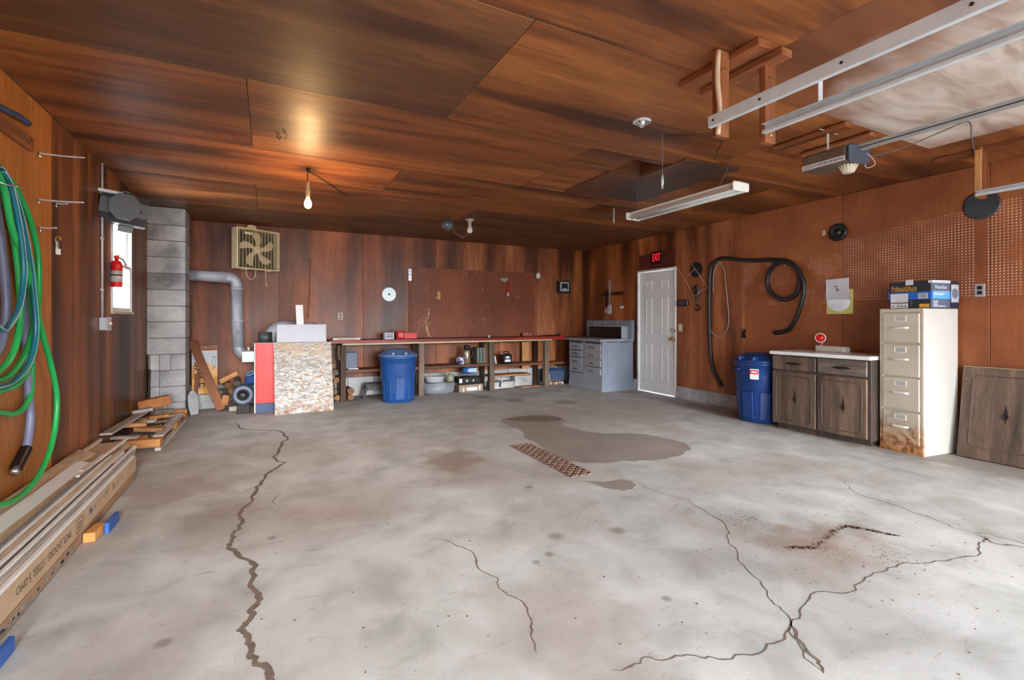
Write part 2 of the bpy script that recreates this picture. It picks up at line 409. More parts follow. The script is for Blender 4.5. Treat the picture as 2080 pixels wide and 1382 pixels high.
crack([(1.056, 1.316), (1.213, 1.317), (1.353, 1.254), (1.456, 1.179), (1.67, 1.157), (1.841, 1.182), (2.067, 1.251), (2.358, 1.207), (2.67, 1.236), (3.0, 1.173), (3.407, 1.141), (3.57, 1.154), (3.60, 1.22)], .008, 4)
crack([(3.878, 2.158), (3.659, 1.811), (3.628, 1.544), (3.56, 1.3), (3.659, 1.044), (3.7, .8)], .006, 5)
crack([(3.57, 1.22), (3.52, 1.12), (3.6, 1.0)], .014, 6)
crack([(-.074, 3.825), (.08, 3.72), (.05, 3.5), (-.12, 3.42)], .006, 7)
def stain(pts, seed, mat=DAMP, z=0.0007):
    r = random.Random(seed); P = rough([tuple(p)[:2] for p in catmull([(x, y, 0) for x, y in pts], 2, True)], r, .17, 3, True)
    mb = MB(); mb.add([(p.x, p.y, z) for p in P], [list(range(len(P)))]); return obj('damp_stain', mb, mat, floor)
stain([(2.546, 5.248), (2.455, 4.828), (2.483, 4.604), (2.36, 4.348), (2.363, 4.115), (2.29, 3.79), (2.29, 3.52), (2.39, 3.32), (2.63, 3.24), (2.95, 3.12), (3.25, 3.12), (3.6, 3.3), (3.655, 3.51), (3.577, 3.787), (3.475, 3.965), (3.17, 4.12), (3.07, 4.3), (3.044, 4.675), (3.23, 4.82), (3.234, 5.11), (3.06, 5.29)], 11)
stain([(2.6, 5.26), (2.72, 5.0), (3.05, 4.86), (3.2, 4.9), (3.2, 5.1), (3.0, 5.25)], 12, plain('damp_concrete_dark', (124, 114, 106), 0.5, 0, 0.16, 3), 0.0011)
stain([(2.10, 2.98), (2.25, 2.86), (2.42, 2.86), (2.42, 2.72), (2.25, 2.66)], 13)

def flecks(name, label, paths, spread, n, seed, smax, mat):
    r = random.Random(seed); mb = MB()
    for i in range(n):
        P = r.choice(paths); j = r.randrange(len(P) - 1) if len(P) > 1 else 0; q = r.random()
        x = P[j][0] + (P[min(j + 1, len(P) - 1)][0] - P[j][0]) * q + r.gauss(0, spread); y = P[j][1] + (P[min(j + 1, len(P) - 1)][1] - P[j][1]) * q + r.gauss(0, spread)
        a = r.uniform(.25, 1) * smax; e = r.uniform(.3, .8); th = r.uniform(0, PI); k = 5
        vs = [(x + a * math.cos(2 * PI * m / k) * math.cos(th) - a * e * math.sin(2 * PI * m / k) * math.sin(th), y + a * math.cos(2 * PI * m / k) * math.sin(th) + a * e * math.sin(2 * PI * m / k) * math.cos(th), .0010) for m in range(k)]
        if YF < y < YB - .1 and XL < x < 5.0: mb.add(vs, [list(range(k))])
    o = obj(name, mb, mat, floor); o['kind'] = 'stuff'; o['label'] = label; return o
SC = plain('rusty_scuff', (136, 112, 98), .9, 0, .3, 40)
flecks('rust_scuff', 'rusty scuff marks on the concrete', [[(2.46, 1.607), (2.61, 1.53), (2.86, 1.60), (3.04, 1.61), (3.10, 1.52), (3.16, 1.40)]], .010, 420, 51, .012, SC)
flecks('rust_scuff', 'fainter scuff marks beside the rusty ones', [[(2.43, 1.86), (2.63, 1.95), (2.60, 2.04)], [(2.50, 1.50), (2.86, 1.35), (2.9, 1.2)]], .06, 260, 52, .008, SC)
flecks('wood_shaving', 'tan wood shavings on the concrete beside the carton', [[(-.87, 3.0), (-.84, 3.5)]], .035, 120, 54, .010, plain('shaving', (190, 164, 136), .9, 0, .2, 40))
flecks('dirt_speck', 'dark specks of grit scattered on the concrete', [[(0.2, 2.0), (3.6, 1.4)], [(0.3, 3.2), (3.6, 2.4)], [(.5, 5.2), (4.6, 4.4)], [(2.4, 1.5), (3.6, 1.1)]], .38, 420, 53, .009, plain('grit', (118, 108, 100), .9, 0, .3, 40))

# ceiling: sheathing above and the plywood sheets, 2.44 x 1.22, rows staggered
HX0, HX1, HY0, HY1 = 2.83, 3.19, 3.20, 3.53      # open attic hatch
cm = MB()
for a in ((XL - .15, HX0, YF - .2, YB + .15), (HX1, XR + .15, YF - .2, YB + .15), (HX0, HX1, YF - .2, HY0), (HX0, HX1, HY1, YB + .15)):
    cm.box(a[0], a[1], a[2], a[3], ZC + .014, ZC + .10)
ceiling = struct('ceiling', cm, PLY_CD)
hb = MB()
for a in ((HX0 - .03, HX0, HY0 - .03, HY1 + .03), (HX1, HX1 + .03, HY0 - .03, HY1 + .03), (HX0, HX1, HY0 - .03, HY0), (HX0, HX1, HY1, HY1 + .03)):
    hb.box(a[0], a[1], a[2], a[3], ZC + .10, ZC + .32)
hb.box(HX0 - .03, HX1 + .03, HY0 - .03, HY1 + .03, ZC + .32, ZC + .35)
obj('hatch_box', hb, STAIN_Y, ceiling)

def glare_sheet():  # daylight reflecting off the ceiling, painted into the plywood as a pale tone
    k = NT('plywood_painted_glare'); v = k.coord((.25, 1, 1)); w = k.rand()
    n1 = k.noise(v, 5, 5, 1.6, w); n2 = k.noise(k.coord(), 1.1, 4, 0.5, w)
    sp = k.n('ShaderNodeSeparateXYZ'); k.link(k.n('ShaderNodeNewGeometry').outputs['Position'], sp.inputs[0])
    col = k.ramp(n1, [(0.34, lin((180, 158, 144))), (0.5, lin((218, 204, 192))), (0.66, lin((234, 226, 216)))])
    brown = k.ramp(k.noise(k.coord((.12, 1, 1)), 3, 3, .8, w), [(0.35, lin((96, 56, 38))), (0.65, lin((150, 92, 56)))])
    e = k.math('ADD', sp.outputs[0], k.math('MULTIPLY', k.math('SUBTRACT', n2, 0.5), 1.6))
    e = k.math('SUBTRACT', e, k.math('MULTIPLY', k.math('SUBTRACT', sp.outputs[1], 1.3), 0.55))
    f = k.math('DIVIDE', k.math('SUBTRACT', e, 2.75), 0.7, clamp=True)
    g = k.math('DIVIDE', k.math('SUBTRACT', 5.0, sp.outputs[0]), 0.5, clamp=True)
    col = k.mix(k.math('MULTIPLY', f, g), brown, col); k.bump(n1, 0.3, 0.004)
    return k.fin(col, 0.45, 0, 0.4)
PALE_GLARE = glare_sheet()
rows = [(YF, -1.75, -.11), (-1.75, -.53, 1.11), (-.53, .69, -.11), (.69, 1.91, 2.33), (1.91, 3.13, 1.10), (3.13, 4.35, -.11), (4.35, 5.57, 1.10), (5.57, 6.79, -.11), (6.79, YB, 1.10)]
g = 0.0025
for ri, (y0, y1, xs) in enumerate(rows):
    xb = [XL] + [x for x in (xs - 2.44, xs, xs + 2.44, xs + 4.88) if XL + .05 < x < XR - .05] + [XR]
    for x0, x1 in zip(xb, xb[1:]):
        mat = PALE_GLARE if (ri <= 3 and x0 > 2.2 and x0 < 4.5) else (PLY_CD if (ri in (4,) and x0 < 1.0) or ri == 8 or (ri == 7 and x0 > 2) else PLY_C)
        mb = MB(); z0 = ZC + random.uniform(-.002, .002)
        if ri == 5 and x0 < HX0 < x1:
            for q in ((x0 + g, HX0, y0 + g, y1 - g), (HX1, x1 - g, y0 + g, y1 - g), (HX0, HX1, y0 + g, HY0), (HX0, HX1, HY1, y1 - g)):
                mb.box(q[0], q[1], q[2], q[3], z0, ZC + .013)
        else: mb.box(x0 + g, x1 - g, y0 + g, y1 - g, z0, ZC + .013, .0015)
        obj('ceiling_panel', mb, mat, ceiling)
def soot():
    k = NT('sooty_plywood'); v = k.coord((.15, 1, 1)); n1 = k.noise(v, 3, 4, .6); n2 = k.noise(k.coord(), 2.2, 4, .4)
    sp = k.n('ShaderNodeSeparateXYZ'); k.link(k.n('ShaderNodeNewGeometry').outputs['Position'], sp.inputs[0])
    col = k.ramp(n1, [(0.3, lin((92, 56, 38))), (0.7, lin((134, 86, 60)))])
    f = k.math('DIVIDE', k.math('SUBTRACT', k.math('ADD', sp.outputs[0], k.math('MULTIPLY', n2, .5)), 3.35), .35, clamp=True)
    return k.fin(k.mix(k.math('MULTIPLY', f, .85), col, lin((62, 56, 52))), .42, 0, .4)
sp_ = MB()
for q in ((2.84, HX0 + .002, 3.1, 4.30), (HX1, 3.85, 2.95, 4.30), (HX0, HX1, HY1, 4.30)):
    if q[1] > q[0]: sp_.box(q[0], q[1], q[2], q[3], ZC - .012, ZC - .003, .002)
obj('patch_panel', sp_, soot(), ceiling, label='sooty patch of plywood beside the open hatch')

# right wall
wr = struct('wall_right', MB().box(XR + .02, XR + .16, YF, 5.46, .0, ZC + .01).box(XR + .02, XR + .16, 6.33, YB + .15, 0, ZC + .01).box(XR + .02, XR + .16, 5.46, 6.33, 2.045, ZC + .01), PLY_R)
def wp(par, x0, x1, y0, y1, z0, z1, mat, d=.003):
    j = random.uniform(0, .003)
    return obj('wall_panel', MB().box(x0, x1, y0, y1, z0, z1, .0015), mat, par)
for y0, y1, z0, mat in ((6.33, 7.10, .19, PLY_V), (7.10, YB, .19, PLY_V), (5.46, 6.33, 2.045, PLY_V), (4.27, 5.46, .19, PLY_R), (3.05, 4.27, .19, PEG2), (1.83, 3.05, .19, PEG), (.61, 1.83, .19, PEG), (YF, .61, .19, PLY_V)):
    wp(wr, XR, XR + .02, y0 + .002, y1 - .002, z0, ZC - .002, mat)
curb = thing('baseboard_right', 'grey concrete block curb along the foot of the right wall', 'curb'); curb['kind'] = 'structure'
del curb['category']
yy = 5.455; first = True
while yy > YF:
    L = .30 if first else .405; first = False
    y2 = max(YF, yy - L)
    obj('block', MB().box(XR - .018, XR + .0195, y2 + .004, yy - .004, 0.0, .188, .006), BLOCK, curb); yy = y2
obj('block', MB().box(XR - .018, XR + .0195, 6.37, 6.9, 0, .188, .006), BLOCK, curb)
obj('block', MB().box(XR - .018, XR + .0195, 6.91, 7.40, 0, .188, .006), BLOCK, curb)

# back wall
wb = struct('wall_back', MB().box(XL - .15, XR + .15, YB + .02, YB + .16, 0, ZC + .01), PLY_R)
bx = [XL, .15, 1.37, 2.59, 3.81, 5.03, XR]
for i in range(6): wp(wb, bx[i] + .002, bx[i + 1] - .002, YB, YB + .02, .30, ZC - .002, (PLY_B, PLY_B, PLY_B, PLY_R, PLY_R, PLY_V)[i])
cb = thing('baseboard_back', 'grey concrete block footing along the back wall', 'footing'); cb['kind'] = 'structure'; del cb['category']
x = XL
while x < XR - .02:
    x2 = min(XR - .02, x + .406); obj('block', MB().box(x + .003, x2 - .003, YB - .03, YB + .0195, 0, .298, .005), BLOCK, cb); x = x2

# left wall with the window opening
WY0, WY1, WZ0, WZ1 = 5.68, 6.41, 1.30, 2.21
def lhole(mb, x0, x1, y0, y1, z0, z1, b=0):
    for q in ((y0, WY0, z0, z1), (WY1, y1, z0, z1), (WY0, WY1, z0, WZ0), (WY0, WY1, WZ1, z1)): mb.box(x0, x1, q[0], q[1], q[2], q[3], b)
    return mb
wl = struct('wall_left', lhole(MB(), XL - .05, XL - .0201, YF, YB + .15, 0, ZC + .01), PLY_V)
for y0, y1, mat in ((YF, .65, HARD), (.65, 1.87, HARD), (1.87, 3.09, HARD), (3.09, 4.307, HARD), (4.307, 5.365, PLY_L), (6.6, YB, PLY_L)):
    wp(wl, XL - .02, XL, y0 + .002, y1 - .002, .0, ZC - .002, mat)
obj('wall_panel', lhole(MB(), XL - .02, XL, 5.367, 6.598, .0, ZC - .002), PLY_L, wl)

# front wall with the two open garage doors
fw = MB()
for a in ((XL - .15, -.95, 0, ZC), (1.86, 2.38, 0, ZC), (4.98, XR + .15, 0, ZC), (-.95, 1.86, 2.2, ZC), (2.38, 4.98, 2.2, ZC)):
    fw.box(a[0], a[1], YF - .16, YF, a[2], a[3])
struct('wall_front', fw, PLY_R)

# ------------------------------------------------------------------ window_1 (left wall)
win = thing('window_1', 'narrow white double-hung window in the left wall', 'window', **LW((WY0 + WY1) / 2, WZ0)); win['kind'] = 'structure'; del win['category']
w2 = (WY1 - WY0) / 2; hh = WZ1 - WZ0
fr = MB().box(-w2, -w2 + .03, -.012, .055, 0, hh, .003).box(w2 - .03, w2, -.012, .055, 0, hh, .003).box(-w2 + .03, w2 - .03, -.012, .055, hh - .03, hh, .003)
obj('window_frame', fr, WHITE, win)
obj('window_sill', MB().box(-w2 - .01, w2 + .01, -.025, .055, -.028, .0, .004), plain('worn_sill', (206, 196, 176), .6, 0, .15, 14), win)
GL = NT('window_glass'); GL.t.nodes.remove(GL.b)
tr = GL.n('ShaderNodeBsdfTransparent'); gs = GL.n('ShaderNodeBsdfGlossy'); gs.inputs['Roughness'].default_value = .05
lw = GL.n('ShaderNodeLayerWeight'); lw.inputs[0].default_value = .5; lf = GL.math('POWER', lw.outputs['Facing'], 5.0); mx = GL.n('ShaderNodeMixShader')
GL.link(lf, mx.inputs[0]); GL.link(tr.outputs[0], mx.inputs[1]); GL.link(gs.outputs[0], mx.inputs[2]); GL.link(mx.outputs[0], GL.out.inputs[0])
GLASS = GL.m
for nm, z0, z1, yo in (('lower_sash', .0, hh * .52, -.004), ('upper_sash', hh * .49, hh - .03, .026)):
    a = w2 - .03; t = .035
    sm = MB().box(-a, -a + t, yo, yo + .028, z0, z1, .003).box(a - t, a, yo, yo + .028, z0, z1, .003).box(-a + t, a - t, yo, yo + .03, z0, z0 + t, .003).box(-a + t, a - t, yo, yo + .03, z1 - t, z1, .003)
    so = obj(nm, sm, WHITE, win); obj('pane', MB().box(-a + t, a - t, yo + .012, yo + .016, z0 + t, z1 - t), GLASS, so)

# ------------------------------------------------------------------ door_1 (right wall): white six-panel door
DY0, DY1 = 5.475, 6.315
door = thing('door_1', 'white six-panel exit door in the right wall', 'door', **RW((DY0 + DY1) / 2, 0)); door['kind'] = 'structure'; del door['category']
dw = (DY1 - DY0) / 2
obj('door_frame', MB().box(-dw - .014, -dw + .014, -.02, .14, 0, 2.044, .003).box(dw - .014, dw + .014, -.02, .14, 0, 2.044, .003).box(-dw + .014, dw - .014, -.02, .14, 2.016, 2.044, .003), WHITE, door)
obj('door_slab', MB().box(-dw + .018, dw - .018, .015, .055, .012, 2.012, .003), WHITE, door)
for cx in (-.18, .18):
    for z0, z1 in ((1.72, 1.86), (.965, 1.575), (.22, .80)):
        t = .018
        m = MB().box(cx - .075, cx + .075, .006, .02, z0, z0 + t, .003).box(cx - .075, cx + .075, .006, .02, z1 - t, z1, .003)
        m.box(cx - .075, cx - .075 + t, .006, .02, z0 + t, z1 - t, .003).box(cx + .075 - t, cx + .075, .006, .02, z0 + t, z1 - t, .003)
        m.box(cx - .042, cx + .042, .009, .02, z0 + .035, z1 - .035, .005)
        obj('raised_panel', m, WHITE, door)
kb = MB(); kb.lathe([(.03, 0), (.03, .008), (.012, .012), (.012, .03), (.026, .036), (.028, .055), (.016, .066), (0, .067)], 18, TR(dw - .085, .015, .91) @ FACE)
obj('door_knob', kb, BRASS, door)
obj('deadbolt', MB().lathe([(.03, 0), (.03, .008), (.022, .02), (.02, .022), (0, .023)], 18, TR(dw - .085, .015, 1.045) @ FACE), CHROME, door)
for z in (1.79, 1.07, .3): obj('hinge', MB().box(-dw - .004, -dw + .022, -.026, -.018, z - .045, z + .045, .002).tube([(-dw + .016, -.024, z - .05), (-dw + .016, -.024, z + .05)], .007, 8), STEEL, door)
obj('strike_plate', MB().box(dw - .008, dw + .02, -.026, -.019, .86, .93, .002).box(dw - .008, dw + .02, -.026, -.019, 1.02, 1.06, .002), CHROME, door)

# ================================================================== ceiling things
def plank_thing(name, label, cat, p0, p1, w, h, mat, group=None, bev=.004):
    mb = MB().bar((0, 0, 0), Vector(p1) - Vector(p0), w, h, bev)
    o = obj(name, mb, mat, loc=p0); return tag(o, label, cat, group)

plank_thing('ceiling_cleat', 'upper left stained two-by-four fixed flat under the ceiling above the track posts', 'board', (2.17, 1.52, ZC - .022), (2.17, 2.03, ZC - .022), .09, .04, STAIN_Y)
plank_thing('ceiling_cleat', 'stained two-by-four with dark shaded flank, right neighbour of the pale stick board on the ceiling', 'board', (2.345, 1.52, ZC - .022), (2.345, 2.03, ZC - .022), .085, .04, STAIN_Y)
def post(name, label, x, y, zb, w, d, cat='post'):
    t = thing(name, label, cat, (x, y, zb)); h = ZC - .003 - zb
    obj('upright', MB().box(-w / 2, w / 2, -d / 2, d / 2, 0, h, .004), STAIN_Z, t)
    return t
p = post('track_post', 'stained wooden post hanging from ceiling beside a pale split stick, carrying the left steel track', 2.075, 1.70, 2.155, .085, .04)
obj('angle_tab', MB().box(-.02, .02, -.026, -.021, .33, .35, .002), BRASS, p)
p = post('track_post', 'stained wooden post hanging from ceiling at the end of the second steel track', 2.375, 1.65, 2.155, .085, .04)
obj('angle_tab', MB().box(-.02, .02, -.026, -.021, .33, .35, .002), BRASS, p)
obj('nail', MB().lathe([(.006, 0), (.006, .004), (0, .005)], 8, TR(.0, -.021, .04) @ FACE), STEEL, p)
st = MB().tube([(0, 0, 0), (.012, 0, .14), (-.002, .002, .28), (.004, 0, .42)], .012, 8, 4)
tag(obj('pale_stick', st, plain('bare_split_wood', (206, 178, 148), .8, 0, .15, 20), loc=(2.013, 1.665, 2.15)), 'pale bare split stick standing against the left hanging track post', 'stick')
p = post('track_post', 'stained wooden post hanging from ceiling near the right wall, at the short steel track', 5.10, 1.70, 2.19, .11, .04)
obj('bare_edge_strip', MB().box(-.075, -.058, -.025, .015, .01, .38, .002), PINE_Z, p)
plank_thing('ceiling_cleat', 'stained board flat on the ceiling over the post nearest the right wall', 'board', (5.10, .9, ZC - .022), (5.14, 2.0, ZC - .022), .10, .04, STAIN_Y)
plank_thing('ceiling_cleat', 'stained board on the ceiling above the door opener, the one nearer the steel tracks', 'board', (3.60, 1.88, ZC - .022), (3.60, 2.44, ZC - .022), .085, .038, STAIN_Y, bev=.012)
plank_thing('ceiling_cleat', 'stained board on the ceiling above the door opener, the one nearer the right wall', 'board', (3.95, 1.90, ZC - .022), (3.95, 2.43, ZC - .022), .085, .038, STAIN_Y, bev=.012)

def track(name, label, x, y1, zc, h, flip):
    t = thing(name, label, 'rail', (x, y1, zc)); L = y1 - YF - .35; s = flip
    web = MB().box(-.0015, .0015, -L, 0, -h / 2, h / 2)
    obj('web', web, STEEL, t)
    obj('flange', MB().box(min(0, s * .028), max(0, s * .028), -L, 0, h / 2 - .0015, h / 2 + .0015), STEEL, t)
    lip = MB().box(min(0, s * .022), max(0, s * .022), -L, 0, -h / 2 - .0015, -h / 2 + .0015).box(min(s * .022, s * .025), max(s * .022, s * .025), -L, 0, -h / 2, -h / 2 + .014)
    obj('rolled_lip', lip, STEEL, t)
    for yy in (-.03, -.28, -.62, -1.0, -1.4):
        obj('bolt', MB().lathe([(.006, 0), (.006, .003), (0, .004)], 8, TR(-s * .0015, yy, 0) @ RY(-s * PI / 2)), IRON, t)
    # curved end leading down to the front wall
    c = MB(); R = .28
    for i in range(9):
        a0 = PI / 2 * i / 9; a1 = PI / 2 * (i + 1) / 9
        P0 = (0, -L - R * math.sin(a0), -R * (1 - math.cos(a0))); P1 = (0, -L - R * math.sin(a1), -R * (1 - math.cos(a1)))
        c.bar(P0, P1, .003, h, 0, (0, 0, 1))
    c.box(-.0015, .0015, -L - R - h / 2, -L - R + h / 2, -zc + .02, -R)
    obj('curved_end', c, STEEL, t)
    return t
track('door_track', 'long galvanised garage door track, highest of the three in the picture', 1.95, 1.67, 2.20, .052, 1)
track('door_track', 'galvanised garage door track just below and right of the highest one', 2.285, 1.60, 2.20, .046, -1)
track('door_track', 'short end of galvanised garage door track in front of the large grey disc', 5.02, 1.70, 2.218, .036, -1)
tag(obj('hanger_strap', MB().box(-.016, .016, -.002, .002, -.40, -.245).bar((0, 0, -.247), (-.345, -.055, -.395), .03, .004), STEEL, loc=(2.305, 1.335, ZC)), 'narrow perforated steel strap hanging between the two long door tracks', 'bracket')

# garage door opener with its rail
op = thing('garage_door_opener', 'brown and grey electric garage door opener hung under the ceiling boards', 'opener', (3.60, 2.0, 2.30))
obj('motor_housing', MB().box(-.10, .12, -.14, .16, 0, .115, .012), plain('brown_grey_metal', (104, 88, 76), .4, .3, .12, 6), op)
obj('side_stripe', MB().box(-.1035, -.1, -.135, .155, .008, .04), WHITE, op)
lb = MB()
r = random.Random(3); q = -.13
while q < .06:
    w = r.uniform(.004, .011); lb.box(-.1045, -.1035, q, q + w, .014, .034); q += w + r.uniform(.002, .005)
lb.box(-.1045, -.1035, .065, .15, .013, .020).box(-.1045, -.1035, .065, .15, .026, .033)
obj('stripe_marks', lb, plain('faded_print', (120, 124, 132), .6), op)
obj('end_cover', MB().box(-.108, .128, -.185, -.14, -.008, .118, .02), plain('blue_grey_plastic', (66, 74, 88), .4, 0, .12, 6), op)
ln = MB().lathe([(.030, -.05), (.055, 0)], 16, TR(0.03, -.09, 0))
for i in range(16):
    a = 2 * PI * i / 16; ln.bar((.03 + .031 * math.cos(a), -.09 + .031 * math.sin(a), -.05), (.03 + .057 * math.cos(a), -.09 + .057 * math.sin(a), 0), .006, .006)
obj('lamp_lens', ln, plain('frosted_lens', (214, 206, 184), .4, 0, .08, 8), op)
obj('hanger', MB().box(-.012, .012, .03, .033, .115, .28).box(-.10, .12, .028, .035, .274, .278), STEEL, op)
rail = MB().box(-.014, .014, -3.6, -.12, .072, .076).box(-.014, -.011, -3.6, -.12, .076, .108).box(.011, .014, -3.6, -.12, .076, .108).box(-.02, .02, -3.6, -.12, .106, .110)
obj('rail', rail, plain('rail_steel', (172, 176, 178), .4, .25, .1, 8), op)
obj('rail_slot', MB().box(-.0155, -.0135, -3.6, -.13, .086, .092), IRON, op)
obj('release_cord', MB().tube([(.06, -.19, .06), (.066, -.22, .02), (.06, -.24, -.03), (.05, -.20, -.045), (.045, -.185, -.02)], .0022, 6), WHITEP, op)
cb_ = MB().tube([(.12, -.05, .06), (.30, -.25, .10), (.55, -.42, .22), (.70, -.50, .285), (.75, -.50, .18), (.79, -.50, .10)], .004, 6)
obj('cable', cb_, DGREY, op)

# lit bulb on its cord
t = thing('bulb_lamp', 'glowing bare light bulb on a short cord under the ceiling', 'lamp', (.327, 4.741, ZC))
obj('ceiling_knob', MB().lathe([(.016, -.002), (.018, -.02), (.01, -.03), (0, -.031)], 12), IRON, t)
obj('cord', MB().tube([(0, 0, -.02), (-.004, 0, -.07), (0, 0, -.13)], .004, 6), IRON, t)
obj('socket', MB().lathe([(.008, -.12), (.016, -.125), (.018, -.19), (.020, -.20), (.020, -.245), (.015, -.265)], 14), plain('aged_ivory', (206, 186, 130), .5), t)
obj('glowing_bulb', MB().lathe([(.013, -.262), (.016, -.275), (.028, -.30), (.033, -.325), (.028, -.35), (.014, -.363), (0, -.366)], 18), emit('bulb_glow', (255, 226, 160), 9), t, label='lit warm bulb')
obj('ceiling_wire', MB().tube([(0, 0, -.02), (.12, .22, -.012), (.30, .55, -.006), (.457, .848, -.004)], .004, 6), IRON, t)
ld = bpy.data.lights.new('bulb_light', 'POINT'); lo = bpy.data.objects.new('bulb_light', ld); COL.objects.link(lo)
ld.energy = 13; ld.color = (1.0, .60, .26); ld.shadow_soft_size = .035; lo.location = (.327, 4.741, ZC - .41)

t = thing('screw_hook', 'small screw hook with a bent wire end in the ceiling', 'hook', (.065, 3.973, ZC))
obj('hook', MB().tube([(0, 0, 0), (0, 0, -.02), (.012, 0, -.032), (.02, 0, -.018), (.014, 0, -.008)], .003, 6), IRON, t)
obj('wire_end', MB().tube([(.03, -.14, -.001), (.06, -.08, -.02), (.05, .0, -.03)], .002, 6), IRON, t)

# bell-like reel and unlit bulb socket near the back wall
t = thing('ceiling_bell', 'round grey metal bell box on the ceiling beside the unlit bulb', 'alarm', (2.17, 6.16, ZC - .10), rot=(0, 0, -.45))
obj('dome', MB().lathe([(.085, -.03), (.088, .0), (.08, .03), (.05, .05), (.0, .055)], 24, FACE), DGREY, t)
obj('back_plate', MB().lathe([(.06, -.05), (.06, -.03)], 18, FACE), STEEL, t)
obj('nut', MB().lathe([(.014, .05), (.014, .065), (0, .068)], 8, FACE), CHROME, t)
obj('stem', MB().tube([(0, .03, .06), (0, .03, .10)], .012, 8), STEEL, t)
t = thing('bulb_socket', 'unlit white bulb in a grey socket on the ceiling near the back wall', 'lamp', (2.489, 6.15, ZC))
obj('base', MB().lathe([(.062, 0), (.058, -.012), (.026, -.022), (.026, -.09)], 18), plain('grey_porcelain', (176, 170, 164), .4), t)
obj('bulb', MB().lathe([(.022, -.09), (.022, -.105), (.036, -.13), (.038, -.15), (.028, -.18), (0, -.19)], 16), WHITEP, t)
obj('loop_cord', MB().tube([(.0, -.02, -.11), (-.03, -.02, -.20), (-.12, -.02, -.255), (-.22, -.01, -.19), (-.28, .0, -.12)], .004, 6), GREYP, t)

t = thing('hook_chain', 'short chain on a hook hanging from the ceiling right of the unlit bulb', 'chain', (3.796, 4.669, ZC))
obj('plate', MB().box(-.03, .03, -.012, .012, -.006, 0, .001), IRON, t)
for i in range(6):
    z = -.02 - i * .03
    obj('chain_link', MB().tube([(0.009 * math.cos(a) * (i % 2), 0.009 * math.cos(a) * (1 - i % 2), z + .02 * math.sin(a) - .005) for a in [j * PI / 4 for j in range(8)]], .003, 6, 2, True), STEEL, t)

t = thing('lamp_base', 'round chrome ceiling lamp base without a bulb', 'lamp', (2.315, 2.545, ZC))
obj('rim', MB().lathe([(.062, 0), (.062, -.008), (.050, -.016), (.044, -.012)], 24), STEEL, t)
obj('socket', MB().lathe([(.048, -.004), (.026, -.024), (.022, -.04), (.014, -.04), (.012, -.02)], 18), CHROME, t)
for a in (.4, 1.9, 3.6, 5.2): obj('screw', MB().lathe([(.006, -.017), (.005, -.021), (0, -.022)], 8, TR(.05 * math.cos(a), .05 * math.sin(a), 0)), IRON, t)

t = thing('drop_cord', 'thin cord hanging from the ceiling with a connector at its end', 'cord', (2.629, 2.67, ZC))
obj('cord', MB().tube([(0, 0, 0), (.004, 0, -.12), (0, 0, -.30)], .0022, 6), GREYP, t)
obj('connector', MB().lathe([(.003, -.29), (.009, -.32), (.011, -.36), (.006, -.385), (0, -.386)], 10), STEEL, t)
obj('prongs', MB().box(-.007, -.004, -.002, .002, -.405, -.38).box(.004, .007, -.002, .002, -.405, -.38), STEEL, t)

tag(obj('ceiling_cable', MB().tube([(0, 0, -.002), (.14, -.10, -.004), (.27, -.18, -.004), (.43, -.15, -.02), (.49, -.06, -.05), (.50, -.02, -.11)], .004, 6), IRON, loc=(2.66, 2.67, ZC)), 'thin dark cable running along the ceiling above the fluorescent light', 'cable')
# fluorescent strip
t = thing('fluorescent_light', 'white four-foot fluorescent strip light hanging on two wires, unlit', 'lamp', (3.20, 3.04, 2.20))
L = .60
ref = MB()
pr_ = [(-.085, 0), (-.080, .0), (-.035, .045), (.035, .045), (.080, 0), (.085, 0), (.038, .05), (-.038, .05)]
ref.prism(pr_, -L, L, RX(PI / 2))
obj('reflector', ref, WHITE, t)
obj('spine', MB().box(-.035, .035, -L, L, .0505, .070, .004), WHITE, t)
for s in (-1, 1):
    obj('end_cap', MB().box(-.088, .088, s * L - .012, s * L + .012, -.006, .066, .01), WHITEP, t)
    obj('fluorescent_tube', MB().tube([(s * .034, -L + .02, .012), (s * .034, L - .02, .012)], .016, 12), plain('unlit_tube', (196, 198, 196), .3, 0, .04), t)
obj('hanging_wire', MB().tube([(0, -.40, .069), (.30, -.30, .398)], .0022, 6).tube([(0, .52, .069), (.088, .66, .398)], .0022, 6), GREYP, t)

# ================================================================== right wall things
t = thing('exit_sign', 'red glowing EXIT sign on a dark red board above the white door', 'sign', **RW(5.875, 2.06))
obj('backing_board', MB().box(-.405, .405, -.018, -.001, 0, .245, .003), wood('dark_red_board', (70, 30, 22), (98, 42, 30), (116, 54, 38), 'x', .5, 3, 50), t)
obj('sign_box', MB().box(-.085, .175, -.06, -.018, .06, .265, .006), plain('sign_black', (40, 22, 20), .4), t)
text('lettering', 'EXIT', .21, emit('exit_red', (255, 34, 44), 0.55), t, TR(.045, -.0615, .162) @ RX(PI / 2), .001, (.42, .82))

t = thing('light_switch', 'cream light switch plate right of the white door', 'switch', **RW(5.376, 1.09))
obj('plate', MB().box(-.038, .038, -.006, -.0005, -.058, .058, .003), plain('ivory_plate', (218, 206, 182), .4), t)
obj('toggle', MB().box(-.006, .006, -.018, -.006, -.006, .012, .002), WHITEP, t)
t = thing('wall_box', 'small black plastic box on the wall between the door and pulley hook', 'box', **RW(5.31, 1.42))
obj('case', MB().box(-.105, .105, -.045, -.001, 0, .10, .012), BLACKP, t)
obj('front_panel', MB().box(-.06, .05, -.049, -.045, .02, .08, .003), DGREY, t)
tag(obj('black_disc', MB().lathe([(.112, .001), (.115, .012), (.10, .02), (.04, .018), (.035, .024), (0, .025)], 32, FACE, False), BLACK, **{'loc': RW(5.066, 1.955)['loc'], 'rot': (0, 0, -PI / 2)}), 'black disc on the wall above the pulley hook', 'disc')
